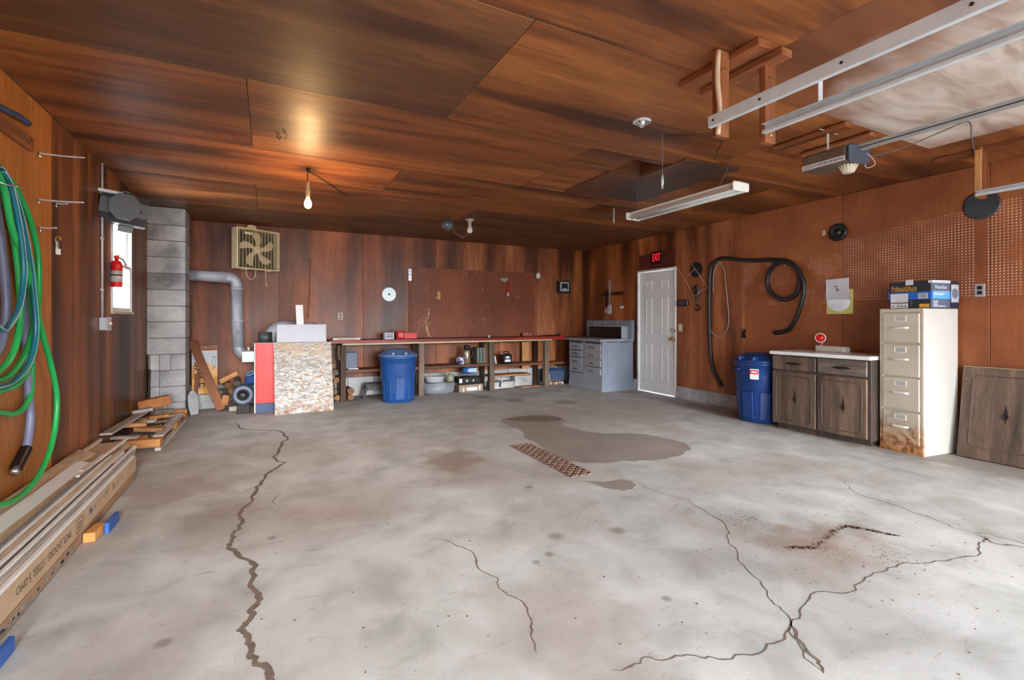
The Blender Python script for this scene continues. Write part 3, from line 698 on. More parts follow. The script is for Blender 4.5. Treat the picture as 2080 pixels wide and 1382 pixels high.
t = thing('pulley_hook', 'rusty pulley block with chain hook hanging right of the white door', 'pulley', **RW(5.035, 1.40))
obj('wheel', MB().lathe([(.082, .01), (.086, .018), (.076, .025), (.086, .032), (.082, .04), (0, .04)], 24, TR(0, 0, .245) @ FACE), RUST, t)
obj('cheek', MB().box(-.022, .022, -.052, -.042, .15, .33, .004).box(-.022, .022, -.010, -.002, .15, .33, .004), IRON, t)
for i in range(3):
    z = .14 - i * .035
    obj('chain_link', MB().tube([(.014 * math.cos(a), -.025 + (.008 * math.cos(a) if i % 2 else 0), z + .024 * math.sin(a)) for a in [j * PI / 4 for j in range(8)]], .006, 6, 2, True), RUST, t)
obj('hook', MB().tube([(0, -.025, .05), (.012, -.025, .02), (.045, -.025, .0), (.04, -.025, -.035), (.0, -.025, -.045), (-.035, -.025, -.025)], .010, 8), IRON, t)
t = thing('white_string', 'thin white string pinned in a kinked line across the black disc and pulley', 'string', **RW(5.07, 1.6))
obj('strand', MB().tube([(-.363, -.01, .416), (-.18, -.015, .19), (.0, -.058, -.04), (.08, -.058, -.01), (.217, -.02, .088), (.1, -.03, .25), (.0, -.034, .366), (-.055, -.034, .446)], .0025, 5, 1), WHITEP, t)
obj('knot_end', MB().tube([(.0, -.034, .366), (-.15, -.02, .278)], .0025, 5, 1), WHITEP, t)

t = thing('tool_rack', 'dark red wooden strip on the wall left of the door', 'rack', **RW(6.99, 1.655))
obj('strip', MB().box(-.325, .325, -.022, -.001, 0, .065, .003), wood('dark_red_strip', (70, 32, 24), (92, 44, 32), (112, 58, 42), 'x', .5, 5, 50), t)
for q in (-.06, .02, .30): obj('peg', MB().tube([(q, -.02, .04), (q, -.06, .042)], .006, 8), IRON, t)
t = thing('adjustable_wrench', 'long steel wrench hanging upright on the dark red strip', 'wrench', **RW(7.05, 1.40))
obj('handle', MB().prism([(-.02, .06), (.02, .06), (.024, .50), (.028, .53), (.014, .55), (-.014, .55), (-.028, .53), (-.024, .50)], .026, .044, FACE), CHROME, t)
jw = [(-.03, .08), (.03, .08), (.05, .02), (.045, -.05), (.025, -.08), (.018, -.03), (-.012, -.02), (-.03, -.09), (-.052, -.06), (-.05, .03)]
obj('jaw', MB().prism(jw, .024, .05, FACE), STEEL, t)
t = thing('wrench', 'shorter dark wrench hanging left of the long steel wrench', 'wrench', **RW(7.15, 1.40))
obj('handle', MB().prism([(-.016, .02), (.016, .02), (.02, .36), (.012, .38), (-.012, .38), (-.02, .36)], .026, .040, FACE), IRON, t)
obj('jaw', MB().prism([(-.02, .04), (.02, .04), (.045, -.02), (.04, -.08), (.016, -.05), (-.016, -.05), (-.04, -.08), (-.045, -.02)], .024, .044, FACE), CHROME, t)
t = thing('hammer', 'small ball hammer hanging head down at the right end of the strip', 'hammer', **RW(6.70, 1.44))
obj('handle', MB().tube([(0, -.04, .0), (.0, -.04, .24)], .012, 8), plain('hammer_handle', (122, 70, 40), .5), t)
obj('head', MB().tube([(-.07, -.04, -.005), (-.03, -.04, -.005), (.03, -.04, -.005)], .026, 12, 1), STEEL, t)

# black hose on the wall: one run up, across and a loop
t = thing('black_hose', 'thick black hose hung in a long hook and loop on the right wall', 'hose', **RW(4.2, 1.5))
hp = [(4.60, .289), (4.734, .494), (4.79, .783), (4.807, 1.224), (4.807, 1.715), (4.778, 1.958), (4.69, 2.047), (4.563, 2.069), (4.346, 2.025), (4.092, 1.985), (3.833, 1.965), (3.656, 1.93), (3.54, 1.84), (3.49, 1.70), (3.52, 1.55), (3.61, 1.475), (3.71, 1.465), (3.82, 1.52), (3.89, 1.62), (3.90, 1.73), (3.85, 1.84), (3.743, 1.91), (3.62, 1.91), (3.50, 1.82), (3.43, 1.68), (3.42, 1.55), (3.445, 1.41), (3.50, 1.26), (3.57, 1.14), (3.66, 1.075), (3.81, 1.052)]
offs = [.035] * 12 + [.045, .05, .05, .05, .05, .05, .05, .055, .065, .085, .095, .09, .09, .09, .09, .085, .075, .06, .05]
obj('hose_body', MB().tube([(4.2 - a, -b, c - 1.5) for (a, c), b in zip(hp, offs)], .026, 12, 6), BLACK, t)
for q, z in ((4.62, 2.03), (3.66, 1.89)): obj('hanger_nail', MB().tube([(4.2 - q, -.001, z - 1.5 - .02), (4.2 - q, -.09, z - 1.5 - .01)], .005, 6), STEEL, t)
wl_ = [(4.76, 1.60), (4.748, 1.907), (4.661, 2.0), (4.576, 1.915), (4.549, 1.699), (4.521, 1.46), (4.502, 1.177), (4.563, 1.034), (4.68, .98), (4.79, 1.05), (4.83, 1.2), (4.84, 1.4)]
tag(obj('grey_cable_loop', MB().tube([(4.6 - a, -.012, c - 1.5) for a, c in wl_], .0065, 8), plain('grey_cable', (170, 160, 156), .5), loc=RW(4.6, 1.5)['loc'], rot=(0, 0, -PI / 2)), 'thin grey cable loop hanging beside the black hose', 'cable')
t = thing('clip_bracket', 'small black clip on the wall above the dark blue bin', 'bracket', **RW(4.27, 1.03))
obj('body', MB().prism([(-.03, .06), (.03, .06), (.012, 0), (.028, -.06), (-.028, -.06), (-.012, 0)], .001, .03, FACE), BLACKP, t)
obj('screw', MB().lathe([(.007, .03), (.007, .033), (0, .035)], 8, TR(0, 0, .04) @ FACE), STEEL, t)

t = thing('saw_blade_pack', 'white sheet over a round saw blade on yellow card, pinned to the wall', 'saw blade', **RW(3.08, 1.48))
obj('yellow_card', MB().box(-.13, .145, -.008, -.002, -.20, .07), plain('yellow_card', (222, 220, 132), .6), t)
bl = [(.125 * math.cos(2 * PI * i / 48) * (1 if i % 2 else .97), .125 * math.sin(2 * PI * i / 48) * (1 if i % 2 else .97)) for i in range(48)]
obj('blade', MB().prism(bl, .010, .013, TR(.0, 0, -.05) @ FACE), plain('bright_blade', (206, 208, 212), .3, .5, .06, 20), t)
obj('white_sheet', MB().prism([(-.13, -.035), (.115, -.045), (.112, .195), (-.13, .188)], .018, .022, FACE), PAPER, t)
obj('hook_mark', MB().tube([(-.04, -.024, .11), (-.015, -.024, .108), (-.012, -.024, .085), (.005, -.024, .07), (.0, -.024, .06), (-.02, -.024, .064)], .004, 6, 3), DGREY, t)
tag(obj('black_round_plate', MB().lathe([(.092, .001), (.098, .02), (.09, .035), (.06, .04), (.055, .03), (.03, .03), (.028, .045), (0, .046)], 32, FACE), BLACKP, loc=RW(3.083, 2.19)['loc'], rot=(0, 0, -PI / 2)), 'black round plate high on the wall above the yellow card', 'lid')
tag(obj('wall_hook', MB().box(-.02, .02, -.006, -.001, -.03, .03, .002).tube([(0, -.006, .01), (0, -.03, .0), (0, -.034, -.02), (0, -.02, -.03)], .005, 6), plain('tan_hook', (206, 186, 166), .5), loc=RW(3.24, 2.21)['loc'], rot=(0, 0, -PI / 2)), 'small tan hook left of the black round plate', 'hook')
t = thing('wall_outlet', 'grey double outlet on the pegboard right of the cartoned box', 'outlet', **RW(1.897, 1.48))
obj('plate', MB().box(-.036, .036, -.008, -.0005, -.058, .058, .004), plain('grey_plate', (164, 162, 158), .4), t)
for z in (.022, -.022): obj('socket', MB().box(-.018, .018, -.011, -.008, z - .016, z + .016, .003), BLACKP, t)
tag(obj('grey_disc', MB().lathe([(.125, .001), (.13, .008), (.12, .014), (.03, .012), (.026, .02), (0, .02)], 32, FACE, False), plain('dull_slate', (62, 66, 74), .5, .2, .12), loc=RW(1.885, 2.24)['loc'], rot=(0, 0, -PI / 2)), 'large slate grey disc on the pegboard below the short track', 'disc')

# ---- oak base cabinet with white top
CY0, CY1, CX = 2.480, 3.475, 5.085
t = thing('base_cabinet', 'worn dark oak base cabinet with two drawers and two doors', 'cabinet', **dict(loc=(CX, (CY0 + CY1) / 2, 0), rz=-PI / 2))
hw = (CY1 - CY0) / 2
obj('carcass', MB().box(-hw, hw, .012, .55, .055, .828, .003).box(-hw + .03, hw - .03, .06, .55, 0, .055), CABD, t)
for i, (a, b) in enumerate(((-hw + .008, -.012), (.006, hw - .03))):
    d = obj('drawer', MB().box(a, b, -.008, .011, .665, .815, .006), CABW_X if i else CABW, t)
    c = (a + b) / 2
    hm = MB().tube([(c - .05, -.014, .735), (c - .03, -.022, .732), (c, -.026, .738), (c + .03, -.022, .732), (c + .05, -.014, .735)], .006, 8).prism([(c - .10, .737), (c - .04, .752), (c + .04, .752), (c + .10, .737), (c + .04, .722), (c - .04, .722)], .008, .0105, FACE)
    obj('handle', hm, IRON, d)
    dd = obj('door', MB().box(a, b, -.008, .011, .07, .645, .005), CABW, t)
    e = .045; u0, u1, v0, v1 = a + e, b - e, .115, .60; q = .03
    ring = [(u0 + q, v0), (u1 - q, v0), (u1, v0 + q), (u1, v1 - q), (u1 - q, v1), (u0 + q, v1), (u0, v1 - q), (u0, v0 + q)]
    mo = MB()
    for j in range(8): mo.bar((ring[j][0], -.010, ring[j][1]), (ring[(j + 1) % 8][0], -.010, ring[(j + 1) % 8][1]), .010, .007, .002, (0, 1, 0))
    obj('moulding', mo, CABD, dd)
    hp_ = MB().tube([(c + .02 + .016 * math.cos(w), -.016, .35 + .02 * math.sin(w)) for w in [j * PI / 4 for j in range(8)]], .0045, 6, 2, True).prism([(c + .02, .46), (c + .032, .37), (c + .02, .28), (c + .008, .37)], .008, .0105, FACE)
    obj('ring_pull', hp_, IRON, dd)
tp = tag(obj('cabinet_top', MB().box(-hw - .02, hw + .002, -.02, .57, 0, .036, .004), plain('white_laminate', (232, 234, 236), .35, 0, .04), loc=(CX, (CY0 + CY1) / 2, .829), rot=(0, 0, -PI / 2)), 'white laminate top lying on the oak base cabinet', 'countertop')
t = thing('white_fixture', 'long off-white box lying on the white cabinet top', 'box', (5.48, 3.05, .866), rot=(0, 0, -PI / 2 - .05))
obj('case', MB().box(-.16, .16, -.045, .045, 0, .062, .008), plain('offwhite_enamel', (214, 208, 196), .4), t)
obj('end_cover', MB().box(.13, .163, -.047, .047, -.0, .05, .004), WHITEP, t)
t = thing('reflector_light', 'red round reflector lamp standing on the off-white box', 'reflector', (5.46, 3.16, .929), rot=(0, 0, -PI / 2 + .5))
obj('stem', MB().tube([(.0, .0, .001), (.02, .0, .03), (.0, 0, .06)], .004, 6).lathe([(.028, 0.0), (.028, .005), (0, .006)], 14), CHROME, t)
obj('housing', MB().lathe([(.03, -.04), (.048, -.01), (.054, .0), (.054, .012), (.046, .013)], 24, TR(0, 0, .085) @ FACE), WHITEP, t)
obj('red_lens', MB().lathe([(.046, .008), (.04, .020), (.022, .028), (0, .031)], 24, TR(0, 0, .085) @ FACE), plain('red_lens', (232, 24, 22), .2, 0, .08, 30), t, label='red lens')

# ---- filing cabinet
def file_mat():
    k = NT('beige_file_drawer'); P = k.n('ShaderNodeNewGeometry').outputs['Position']; sp = k.n('ShaderNodeSeparateXYZ'); k.link(P, sp.inputs[0])
    n = k.noise(P, 14, 5, .6); n2 = k.noise(P, 3, 3)
    base = k.ramp(n2, [(.3, lin((196, 184, 166))), (.7, lin((214, 204, 188)))])
    h = k.math('ADD', sp.outputs[2], k.math('MULTIPLY', k.math('SUBTRACT', n, .5), .55))
    f = k.ramp(h, [(.06, 1.0), (.34, 0.0)])
    col = k.mix(f, base, k.ramp(n, [(.36, lin((104, 62, 34))), (.5, lin((176, 118, 68))), (.64, lin((206, 158, 104)))]))
    return k.fin(col, .5, .0, .4)
FILEF = file_mat()
t = thing('filing_cabinet', 'tall ivory four-drawer filing cabinet rusted at its foot', 'filing cabinet', (5.155, 2.097, 0), rot=(0, 0, -PI / 2 - .13))
# local: front faces -y, right edge at x=0, left edge at x=-.385
fwid = .366
obj('body', MB().box(-fwid, 0, .012, .48, 0.0, 1.318, .006), FILEW, t)
fr2 = MB().box(-fwid, -fwid + .028, -.004, .012, 0, 1.318, .003).box(-.028, 0, -.004, .012, 0, 1.318, .003).box(-fwid + .028, -.028, -.004, .012, 1.286, 1.318, .003).box(-fwid + .028, -.028, -.002, .012, 0, .075, .003)
obj('front_frame', fr2, FILEF, t)
for i, (z0, z1) in enumerate(((1.003, 1.282), (.695, .995), (.388, .688), (.08, .38))):
    d = obj('drawer', MB().box(-fwid + .030, -.030, -.012, .011, z0 + .004, z1 - .004, .006), FILEF, t)
    cx = -fwid / 2 + .0; zz = z1 - .055
    lm = MB().box(cx - .05, cx + .05, -.018, -.012, zz + .018, zz + .026, .001).box(cx - .05, cx + .05, -.018, -.012, zz - .026, zz - .018, .001).box(cx - .05, cx - .042, -.018, -.012, zz - .018, zz + .018, .001).box(cx + .042, cx + .05, -.018, -.012, zz - .018, zz + .018, .001)
    obj('label_holder', lm, plain('bright_handle', (226, 226, 222), .3, .1, .04), d)
    obj('label_card', MB().box(cx - .042, cx + .042, -.0145, -.012, zz - .018, zz + .018), plain('label_card', (190, 188, 180), .7), d)
    zz = z1 - .14
    obj('handle', MB().tube([(cx - .06, -.012, zz), (cx - .055, -.032, zz), (cx - .02, -.036, zz), (cx + .02, -.036, zz), (cx + .055, -.032, zz), (cx + .06, -.012, zz)], .011, 8, 4), plain('bright_handle', (226, 226, 222), .3, .1, .04), d)

# ---- printed carton on the filing cabinet
t = thing('range_hood_box', 'dark blue and black printed carton on top of the filing cabinet', 'carton', (5.225, 2.075, 1.3195), rot=(0, 0, -PI / 2 - .13))
bw = .345
NAVYP = plain('carton_navy', (36, 42, 56), .5); BLUEC = plain('carton_blue', (32, 100, 196), .5); PRINTW = plain('carton_white', (226, 228, 232), .5); YEL = plain('carton_gold', (226, 172, 62), .5)
obj('carton', MB().box(-bw, 0, 0, .40, 0, .245, .003), NAVYP, t)
obj('blue_band', MB().box(-bw - .001, 0.001, -.0015, .401, .082, .150), BLUEC, t)
obj('top_flap', MB().box(-.20, -.14, -.004, .0, .215, .262).box(-.02, .012, -.003, .25, .225, .249), PAPER, t)
F2 = lambda x, z: TR(x, -.0022, z) @ RX(PI / 2)
text('lettering', 'Nautilus', .062, YEL, t, F2(-.215, .186), .0006, (1.02, 1.0))
obj('underline', MB().box(-.325, -.115, -.0022, -.001, .157, .161), YEL, t)
obj('white_panel', MB().box(-.328, -.18, -.0026, -.0015, .056, .138).box(-.328, -.18, -.0026, -.0015, .004, .048), PRINTW, t)
obj('barcode_label', MB().box(-.10, -.025, -.0026, -.0015, .088, .135), PRINTW, t)
bc = MB(); r = random.Random(5); q = -.095
while q < -.032: w = r.uniform(.001, .003); bc.box(q, q + w, -.0032, -.0026, .094, .130); q += w + r.uniform(.0015, .004)
obj('barcode', bc, plain('ink', (70, 74, 84), .6), t)
obj('gold_label', MB().box(-.09, -.012, -.0026, -.0015, .006, .040), YEL, t)
ic = MB()
for q in (-.315, -.272, -.24, -.212): ic.box(q, q + .018, -.0032, -.0026, .016, .03)
for z in (.058, .042, .024): ic.box(-.165, -.145, -.0032, -.0026, z, z + .006)
obj('icons', ic, plain('ink_grey', (120, 128, 144), .6), t)
SD = lambda y, z: TR(.0022, y, z) @ RZ(PI / 2) @ RX(PI / 2)
obj('side_panel', MB().box(.0005, .0018, .003, .26, .15, .24).box(.0005, .0018, .003, .26, .004, .082), plain('carton_grey_side', (92, 104, 128), .5), t)
obj('side_band', MB().box(.001, .0022, .02, .26, .085, .147), plain('carton_sky', (96, 172, 232), .5), t)
text('lettering', 'Nautilus', .052, PRINTW, t, SD(.135, .19), .0006, (.95, 1.0))
sl = MB().box(.0018, .0026, .03, .25, .150, .154)
for z, b in ((.130, .2), (.118, .17), (.06, .10), (.045, .09), (.03, .09), (.015, .2)): sl.box(.0018, .0026, .03, b, z, z + .007)
obj('side_text', sl, PRINTW, t)
obj('fan_picture', MB().box(.0005, .003, .28, .385, .055, .215, .002), plain('picture_grey', (188, 192, 200), .5), t)
obj('fan_disc', MB().lathe([(.045, .003), (.04, .0045), (0, .005)], 20, TR(0, .332, .135) @ RY(PI / 2)), plain('picture_dark', (118, 124, 138), .5), t)

# ---- leaning oak panel
t = thing('oak_sheet', 'dark oak cabinet panel leaning on the wall right of the filing cabinet', 'panel', (5.47, 1.99, 0), rot=(-.17, 0, -PI / 2))
obj('slab', MB().box(0, 1.12, 0, .022, .008, .808, .003), CABW, t)
u0, u1, v0, v1, q = .075, .52, .11, .735, .03
for off in (0, .55):
    ring = [(off + u0 + q, v0), (off + u1 - q, v0), (off + u1, v0 + q), (off + u1, v1 - q), (off + u1 - q, v1), (off + u0 + q, v1), (off + u0, v1 - q), (off + u0, v0 + q)]
    mo = MB()
    for j in range(8): mo.bar((ring[j][0], -.002, ring[j][1]), (ring[(j + 1) % 8][0], -.002, ring[(j + 1) % 8][1]), .009, .006, .002, (0, 1, 0))
    obj('moulding', mo, CABD, t)
    c = off + .30
    obj('ring_pull', MB().tube([(c + .018 * math.cos(w), -.008, .40 + .02 * math.sin(w)) for w in [j * PI / 4 for j in range(8)]], .0045, 6, 2, True).prism([(c, .50), (c + .012, .42), (c, .33), (c - .012, .42)], .0, .0025, FACE), IRON, t)
obj('top_edge', MB().box(0, 1.12, 0, .022, .8085, .812), CREAMW, t, label='pale bare top edge')
obj('brass_tack', MB().lathe([(.006, 0), (.005, .003), (0, .004)], 8, TR(.03, 0, .70) @ FACE), BRASS, t)

# ---- rubbish bins
def bin_(name, label, loc, rz, m, ml, h=.70, rb=.235, rt=.275, sticker=False):
    t = thing(name, label, 'bin', loc, rz)
    pf = [(rb - .02, 0), (rb, .015)] + [(rb + (rt - rb) * z / h, z) for z in (.2, .38)] + [(rb + (rt - rb) * .55 + .006, .40), (rb + (rt - rb) * .8 + .006, .55), (rt + .008, h - .05), (rt + .016, h - .04), (rt + .016, h)]
    obj('tub', MB().lathe(pf, 36, None, True, 2.6), m, t)
    for a in (-PI / 2 - .75, -PI / 2 + .05, -PI / 2 + .85):
        rr = rb + .012
        obj('rib', MB().bar((rr * math.cos(a), rr * math.sin(a), .05), ((rr + .018) * math.cos(a), (rr + .018) * math.sin(a), .37), .13, .014, .005, (math.cos(a), math.sin(a), 0)), m, t)
    obj('lid', MB().lathe([(rt + .022, h - .012), (rt + .026, h + .012), (rt + .008, h + .02), (rt - .02, h + .03), (rt - .07, h + .075), (rt - .13, h + .098), (0, h + .104)], 36, None, True, 2.6), ml, t)
    for s in (-1, 1):
        obj('lid_latch', MB().box(s * .09 - .02, s * .09 + .02, -rt - .02, -rt + .10, h + .015, h + .06, .006, RX(.0)), ml, t)
        M_ = RZ(.95 if s > 0 else -2.2)
        obj('handle', MB().tube([M_ @ Vector(q) for q in ((rt + .0, -.08, h - .085), (rt + .035, -.07, h - .10), (rt + .045, 0, h - .105), (rt + .035, .07, h - .10), (rt + .0, .08, h - .085))], .011, 8), m, t)
    if sticker:
        M_ = RZ(.38)
        st = obj('sticker', MB().box(-.045, .045, -rt - .030, -rt - .012, h - .20, h - .08, .001, M_), PRINTW, t, label='white and red sticker')
        obj('sticker_band', MB().box(-.043, .043, -rt - .0315, -rt - .0302, h - .14, h - .092, 0, M_), RED, st)
        obj('sticker_print', MB().box(-.03, .03, -rt - .0325, -rt - .0316, h - .125, h - .107, 0, M_), PRINTW, st)
    return t
bin_('rubbish_bin', 'bright blue lidded bin standing in front of the workbench', (1.735, 7.15, 0), -.15, BLUEB, plain('blue_bin_lid', (84, 118, 168), .38, 0, .08, 5), h=.685, rb=.225, rt=.262)
bin_('rubbish_bin', 'dark blue lidded bin with a red and white sticker beside the oak cabinet', (5.30, 3.77, 0), -PI / 2, BLUED, plain('dark_blue_bin_lid', (26, 64, 128), .36, 0, .08, 5), h=.72, rb=.225, rt=.255, sticker=True)

# ================================================================== corner stove-like drawer cabinet
t = thing('drawer_stand', 'pale grey-blue enamelled drawer stand in the corner left of the white door', 'cabinet', (4.985, 6.425, 0), rz=-PI / 2)
# local x: from -1.0 (left, towards the back wall) to 0 (right edge); front faces -y (into the room)
obj('body', MB().box(-.98, 0, .0, .665, 0, .845, .004), STOVED, t)
obj('front_sheet', MB().box(-.98, 0, -.004, -.0005, 0, .845, .001), STOVE, t)
obj('kick_plate', MB().box(-.985, .004, -.014, -.004, 0, .115, .004), STOVE, t)
obj('side_plinth', MB().box(.0005, .008, -.004, .66, 0, .13, .003), STOVED, t)
sm = MB().box(.0005, .006, .10, .60, .775, .785, .002).box(.0005, .006, .10, .60, .30, .31, .002).box(.0005, .006, .10, .11, .31, .775, .002).box(.0005, .006, .59, .60, .31, .775, .002)
obj('side_moulding', sm, STOVED, t)
obj('side_slot', MB().box(.0002, .001, .09, .30, .825, .835).box(.0002, .001, .36, .58, .825, .835), BLACKP, t)
obj('divider', MB().box(-.535, -.515, -.010, -.004, .115, .845, .002), STOVED, t)
for ci, (a, b) in enumerate(((-.96, -.56), (-.49, -.03))):
    obj('top_slot', MB().box(a + .01, b - .01, -.0055, -.004, .805, .83), BLACKP, t)
    zs = (.68, .545, .41, .275) if ci == 1 else (.675, .55, .405, .275)
    for zi, z in enumerate(zs):
        d = obj('drawer', MB().box(a, b, -.022, -.004, z, z + .108, .006), STOVE, t)
        c = (a + b) / 2
        cup = MB().tube([(c - .075, -.024, z + .038), (c - .06, -.036, z + .062), (c, -.042, z + .07), (c + .06, -.036, z + .062), (c + .075, -.024, z + .038)], .009, 8)
        cup.prism([(c - .07, z + .038), (c + .07, z + .038), (c + .055, z + .066), (c - .055, z + .066)], .022, .026, FACE)
        obj('cup_handle', cup, GREYP, d)
    for z in ((.66, .535, .255) if ci == 0 else (.40,)):
        obj('gap', MB().box(a + .01, b - .01, -.006, -.004, z, z + .011), BLACKP, t)
obj('worktop', MB().box(-1.12, .02, -.06, .672, .846, .885, .008), plain('worn_grey_top', (150, 158, 166), .5, 0, .25, 12), t)
obj('splashback', MB().box(-1.28, .03, .60, .665, .886, 1.20, .004), STOVED, t)
for q in (-1.0, -.68, -.34): obj('splash_rib', MB().box(q - .012, q + .012, .590, .5995, 1.09, 1.19, .002), STOVE, t)
obj('ledge', MB().box(-1.06, -.07, .46, .598, 1.085, 1.098, .003).box(-.078, -.066, .46, .598, .886, 1.084, .002), STOVE, t)
obj('dark_recess', MB().box(-1.04, -.08, .48, .597, .888, 1.080, .02), BLACKP, t)

# ================================================================== workbench
BY = 7.42; BT = .905
t = thing('workbench', 'long wooden workbench with a red top along the back wall', 'workbench', (0, 0, 0))
obj('top_board', MB().box(.82, 4.90, BY + .02, YB - .032, BT - .03, BT, .003).box(4.90, 5.655, 7.56, YB - .032, BT - .055, BT - .022, .003), wood('red_brown_top', (70, 34, 28), (110, 44, 34), (136, 60, 44), 'x', .5, 3, 50), t)
obj('front_fascia', MB().box(.80, 4.60, BY, BY + .0195, .862, BT + .001, .002), REDT, t)
obj('edge_strip', MB().box(.98, 4.62, BY - .004, BY + .018, .836, .861, .003), CREAMW, t, label='pale bare wood strip under the red edge')
obj('side_fascia', MB().box(4.605, 4.90, BY, BY + .0195, .845, BT + .001, .002), REDT, t)
for x0, x1, m in ((.955, 1.03, DARKW_Z), (2.135, 2.225, OLDW_Z), (3.37, 3.46, OLDW_Z), (4.47, 4.555, OLDW_Z)):
    obj('leg', MB().box(x0, x1, BY + .005, BY + .10, 0, .834, .004), m, t)
for x0, x1 in ((.96, 1.03), (2.14, 2.22), (3.38, 3.45), (4.48, 4.55)):
    obj('rear_leg', MB().box(x0, x1, YB - .13, YB - .04, 0, .87, .004), DARKW_Z, t)
obj('bracket', MB().box(.91, .952, BY + .01, BY + .07, .66, .834, .01).bar((.93, BY + .04, .66), (.99, BY + .04, .60), .05, .05, .004), DARKW_Z, t)
for x0, x1, z in ((1.032, 2.133, .44), (2.227, 3.368, .443), (3.462, 4.468, .42)):
    obj('shelf', MB().box(x0, x1, BY + .03, YB - .14, z - .02, z + .022, .004), SHELFW, t)
obj('shelf', MB().box(4.56, 4.96, BY + .12, YB - .14, .39, .425, .004), SHELFW, t)
obj('lower_shelf', MB().box(3.465, 4.25, BY + .14, BY + .42, .215, .24, .004), PINE_X, t)
# things on the bench
def simple_box(name, label, cat, c, size, rz, m, bev=.006, group=None):
    t = thing(name, label, cat, c, rz, group); w, d, h = size
    obj('case', MB().box(-w / 2, w / 2, -d / 2, d / 2, 0, h, bev), m, t); return t
q = simple_box('white_tray', 'flat cream metal strip lying on the left end of the workbench', 'tray', (1.055, BY + .14, BT + .001), (.40, .10, .038), 0.02, plain('cream_metal', (216, 206, 188), .4))
obj('slot', MB().box(-.13, .12, -.0515, -.05, .014, .022), DGREY, q)
q = simple_box('small_carton', 'small white and grey printed carton left of the red can on the bench', 'carton', (1.70, BY + .20, BT + .001), (.15, .10, .105), .1, PAPER, .003)
pm = MB()
for z in (.03, .045, .07): pm.box(-.06 + z * .2, .055, -.0515, -.05, z, z + .009)
obj('print', pm, plain('ink_dark', (84, 84, 96), .6), q)
t = thing('red_can', 'round red can with white lettering marks on the bench', 'can', (1.885, BY + .20, BT + .001))
obj('can_body', MB().lathe([(.060, 0), (.064, .006), (.064, .118), (.058, .124), (.02, .126), (0, .126)], 24), RED, t)
cm2 = MB()
for i in range(5): cm2.tube([(.066 * math.sin(a_ + i * .28 - .62), -.066 * math.cos(a_ + i * .28 - .62), z_) for a_, z_ in ((0, .03), (.08, .06), (.02, .085), (.1, .1))], .004, 5, 3)
obj('white_marks', cm2, PRINTW, t)
simple_box('red_case', 'flat red metal case right of the red can on the bench', 'box', (2.045, BY + .21, BT + .001), (.215, .10, .10), 0, RED)
t = thing('small_tools', 'few dark hand tools lying on the bench corner near the drawer stand', 'tools', (4.75, BY + .25, BT + .001), .1)
obj('file', MB().bar((-.25, 0, .012), (.15, .06, .012), .022, .016, .003), IRON, t)
obj('grip', MB().bar((.15, .06, .016), (.28, .08, .016), .034, .026, .008), BLACKP, t)
t = thing('white_ball', 'tiny white ball lying on the bench under the brown hardboard', 'ball', (3.40, BY + .1, BT + .001)); obj('ball', MB().ball((0, 0, .018), .018), WHITEP, t)
t = thing('pink_cloth', 'small pinkish rag bunched against the wall on the bench', 'rag', (4.32, YB - .12, BT + .001))
rg = MB(); r = random.Random(9)
for i in range(5): rg.ball((-.07 + i * .035, r.uniform(-.02, .02), .03), .035, 10, 6, (1, .8, .85 + r.random() * .4))
obj('cloth', rg, plain('pink_rag', (164, 104, 92), .9, 0, .2, 12), t)

# under the bench
t = thing('step_stool', 'dark grey plastic step stool on the floor under the bench', 'stool', (1.50, 7.66, 0), .05)
obj('seat', MB().box(-.17, .17, -.11, .11, .19, .225, .01), DGREY, t)
for sx in (-1, 1):
    for sy in (-1, 1): obj('leg', MB().bar((sx * .15, sy * .09, .20), (sx * .20, sy * .11, 0.004), .045, .03, .006), DGREY, t)
obj('apron', MB().box(-.165, .165, -.108, -.095, .13, .19, .004), DGREY, t)
def log(name, label, loc, L, r, rot, m=LOGW, group=None):
    rr = random.Random(hash(label) % 999 + int(loc[0] * 100)); n = 7
    poly = [(r * (1 + rr.uniform(-.2, .15)) * math.cos(2 * PI * i / n), r * (1 + rr.uniform(-.2, .15)) * math.sin(2 * PI * i / n)) for i in range(n)]
    t = thing(name, label, 'log', loc, 0, group, rot)
    obj('split_wood', MB().prism(poly, -L / 2, L / 2, RX(PI / 2)), m, t)
    return t
GF = 'firewood stacked left of the workbench leg'
k = 0
k = 0
for x, z in ((.83, .06), (.91, .055), (.87, .15), (.85, .24), (.90, .315), (.84, .37), (.89, .44), (.80, .46), (.845, .53)):
    log('firewood_log', ('lowest left', 'lowest right', 'second from the floor', 'third from the floor', 'fourth from the floor', 'fifth from the floor', 'fourth from the top', 'second from the top', 'topmost')[k] + ' split log in the stack left of the dark bench leg', (x, 7.62, z), .32, .046, (0, k * .9, 0), LOGW if k % 3 else BARK, GF); k += 1
log('firewood_log', 'split log end on the floor right of the dark bench leg, upper of two', (1.10, 7.62, .142), .28, .052, (0, .5, .1))
log('firewood_log', 'split log end on the floor right of the dark bench leg, lower of two', (1.09, 7.60, .05), .28, .048, (0, 1.5, .1))
simple_box('grey_carton', 'grey-blue box standing on the shelf behind the dark bench leg', 'box', (1.14, 7.66, .463), (.17, .10, .25), 0, plain('slate_box', (112, 124, 146), .6))
simple_box('white_strip', 'small white strip lying on the shelf left of the bright blue bin', 'strip', (1.15, 7.52, .463), (.15, .03, .016), 0, WHITEP, .003)
t = thing('roasting_pan', 'grey enamel roasting tub on the floor under the bench', 'tub', (2.52, 7.60, 0))
obj('tub', MB().lathe([(.20, 0), (.235, .02), (.245, .10), (.245, .165), (.255, .175), (.24, .178), (.232, .16), (.22, .05), (0, .04)], 28, Matrix.Diagonal((1.12, .72, 1, 1))), PEWTER, t)
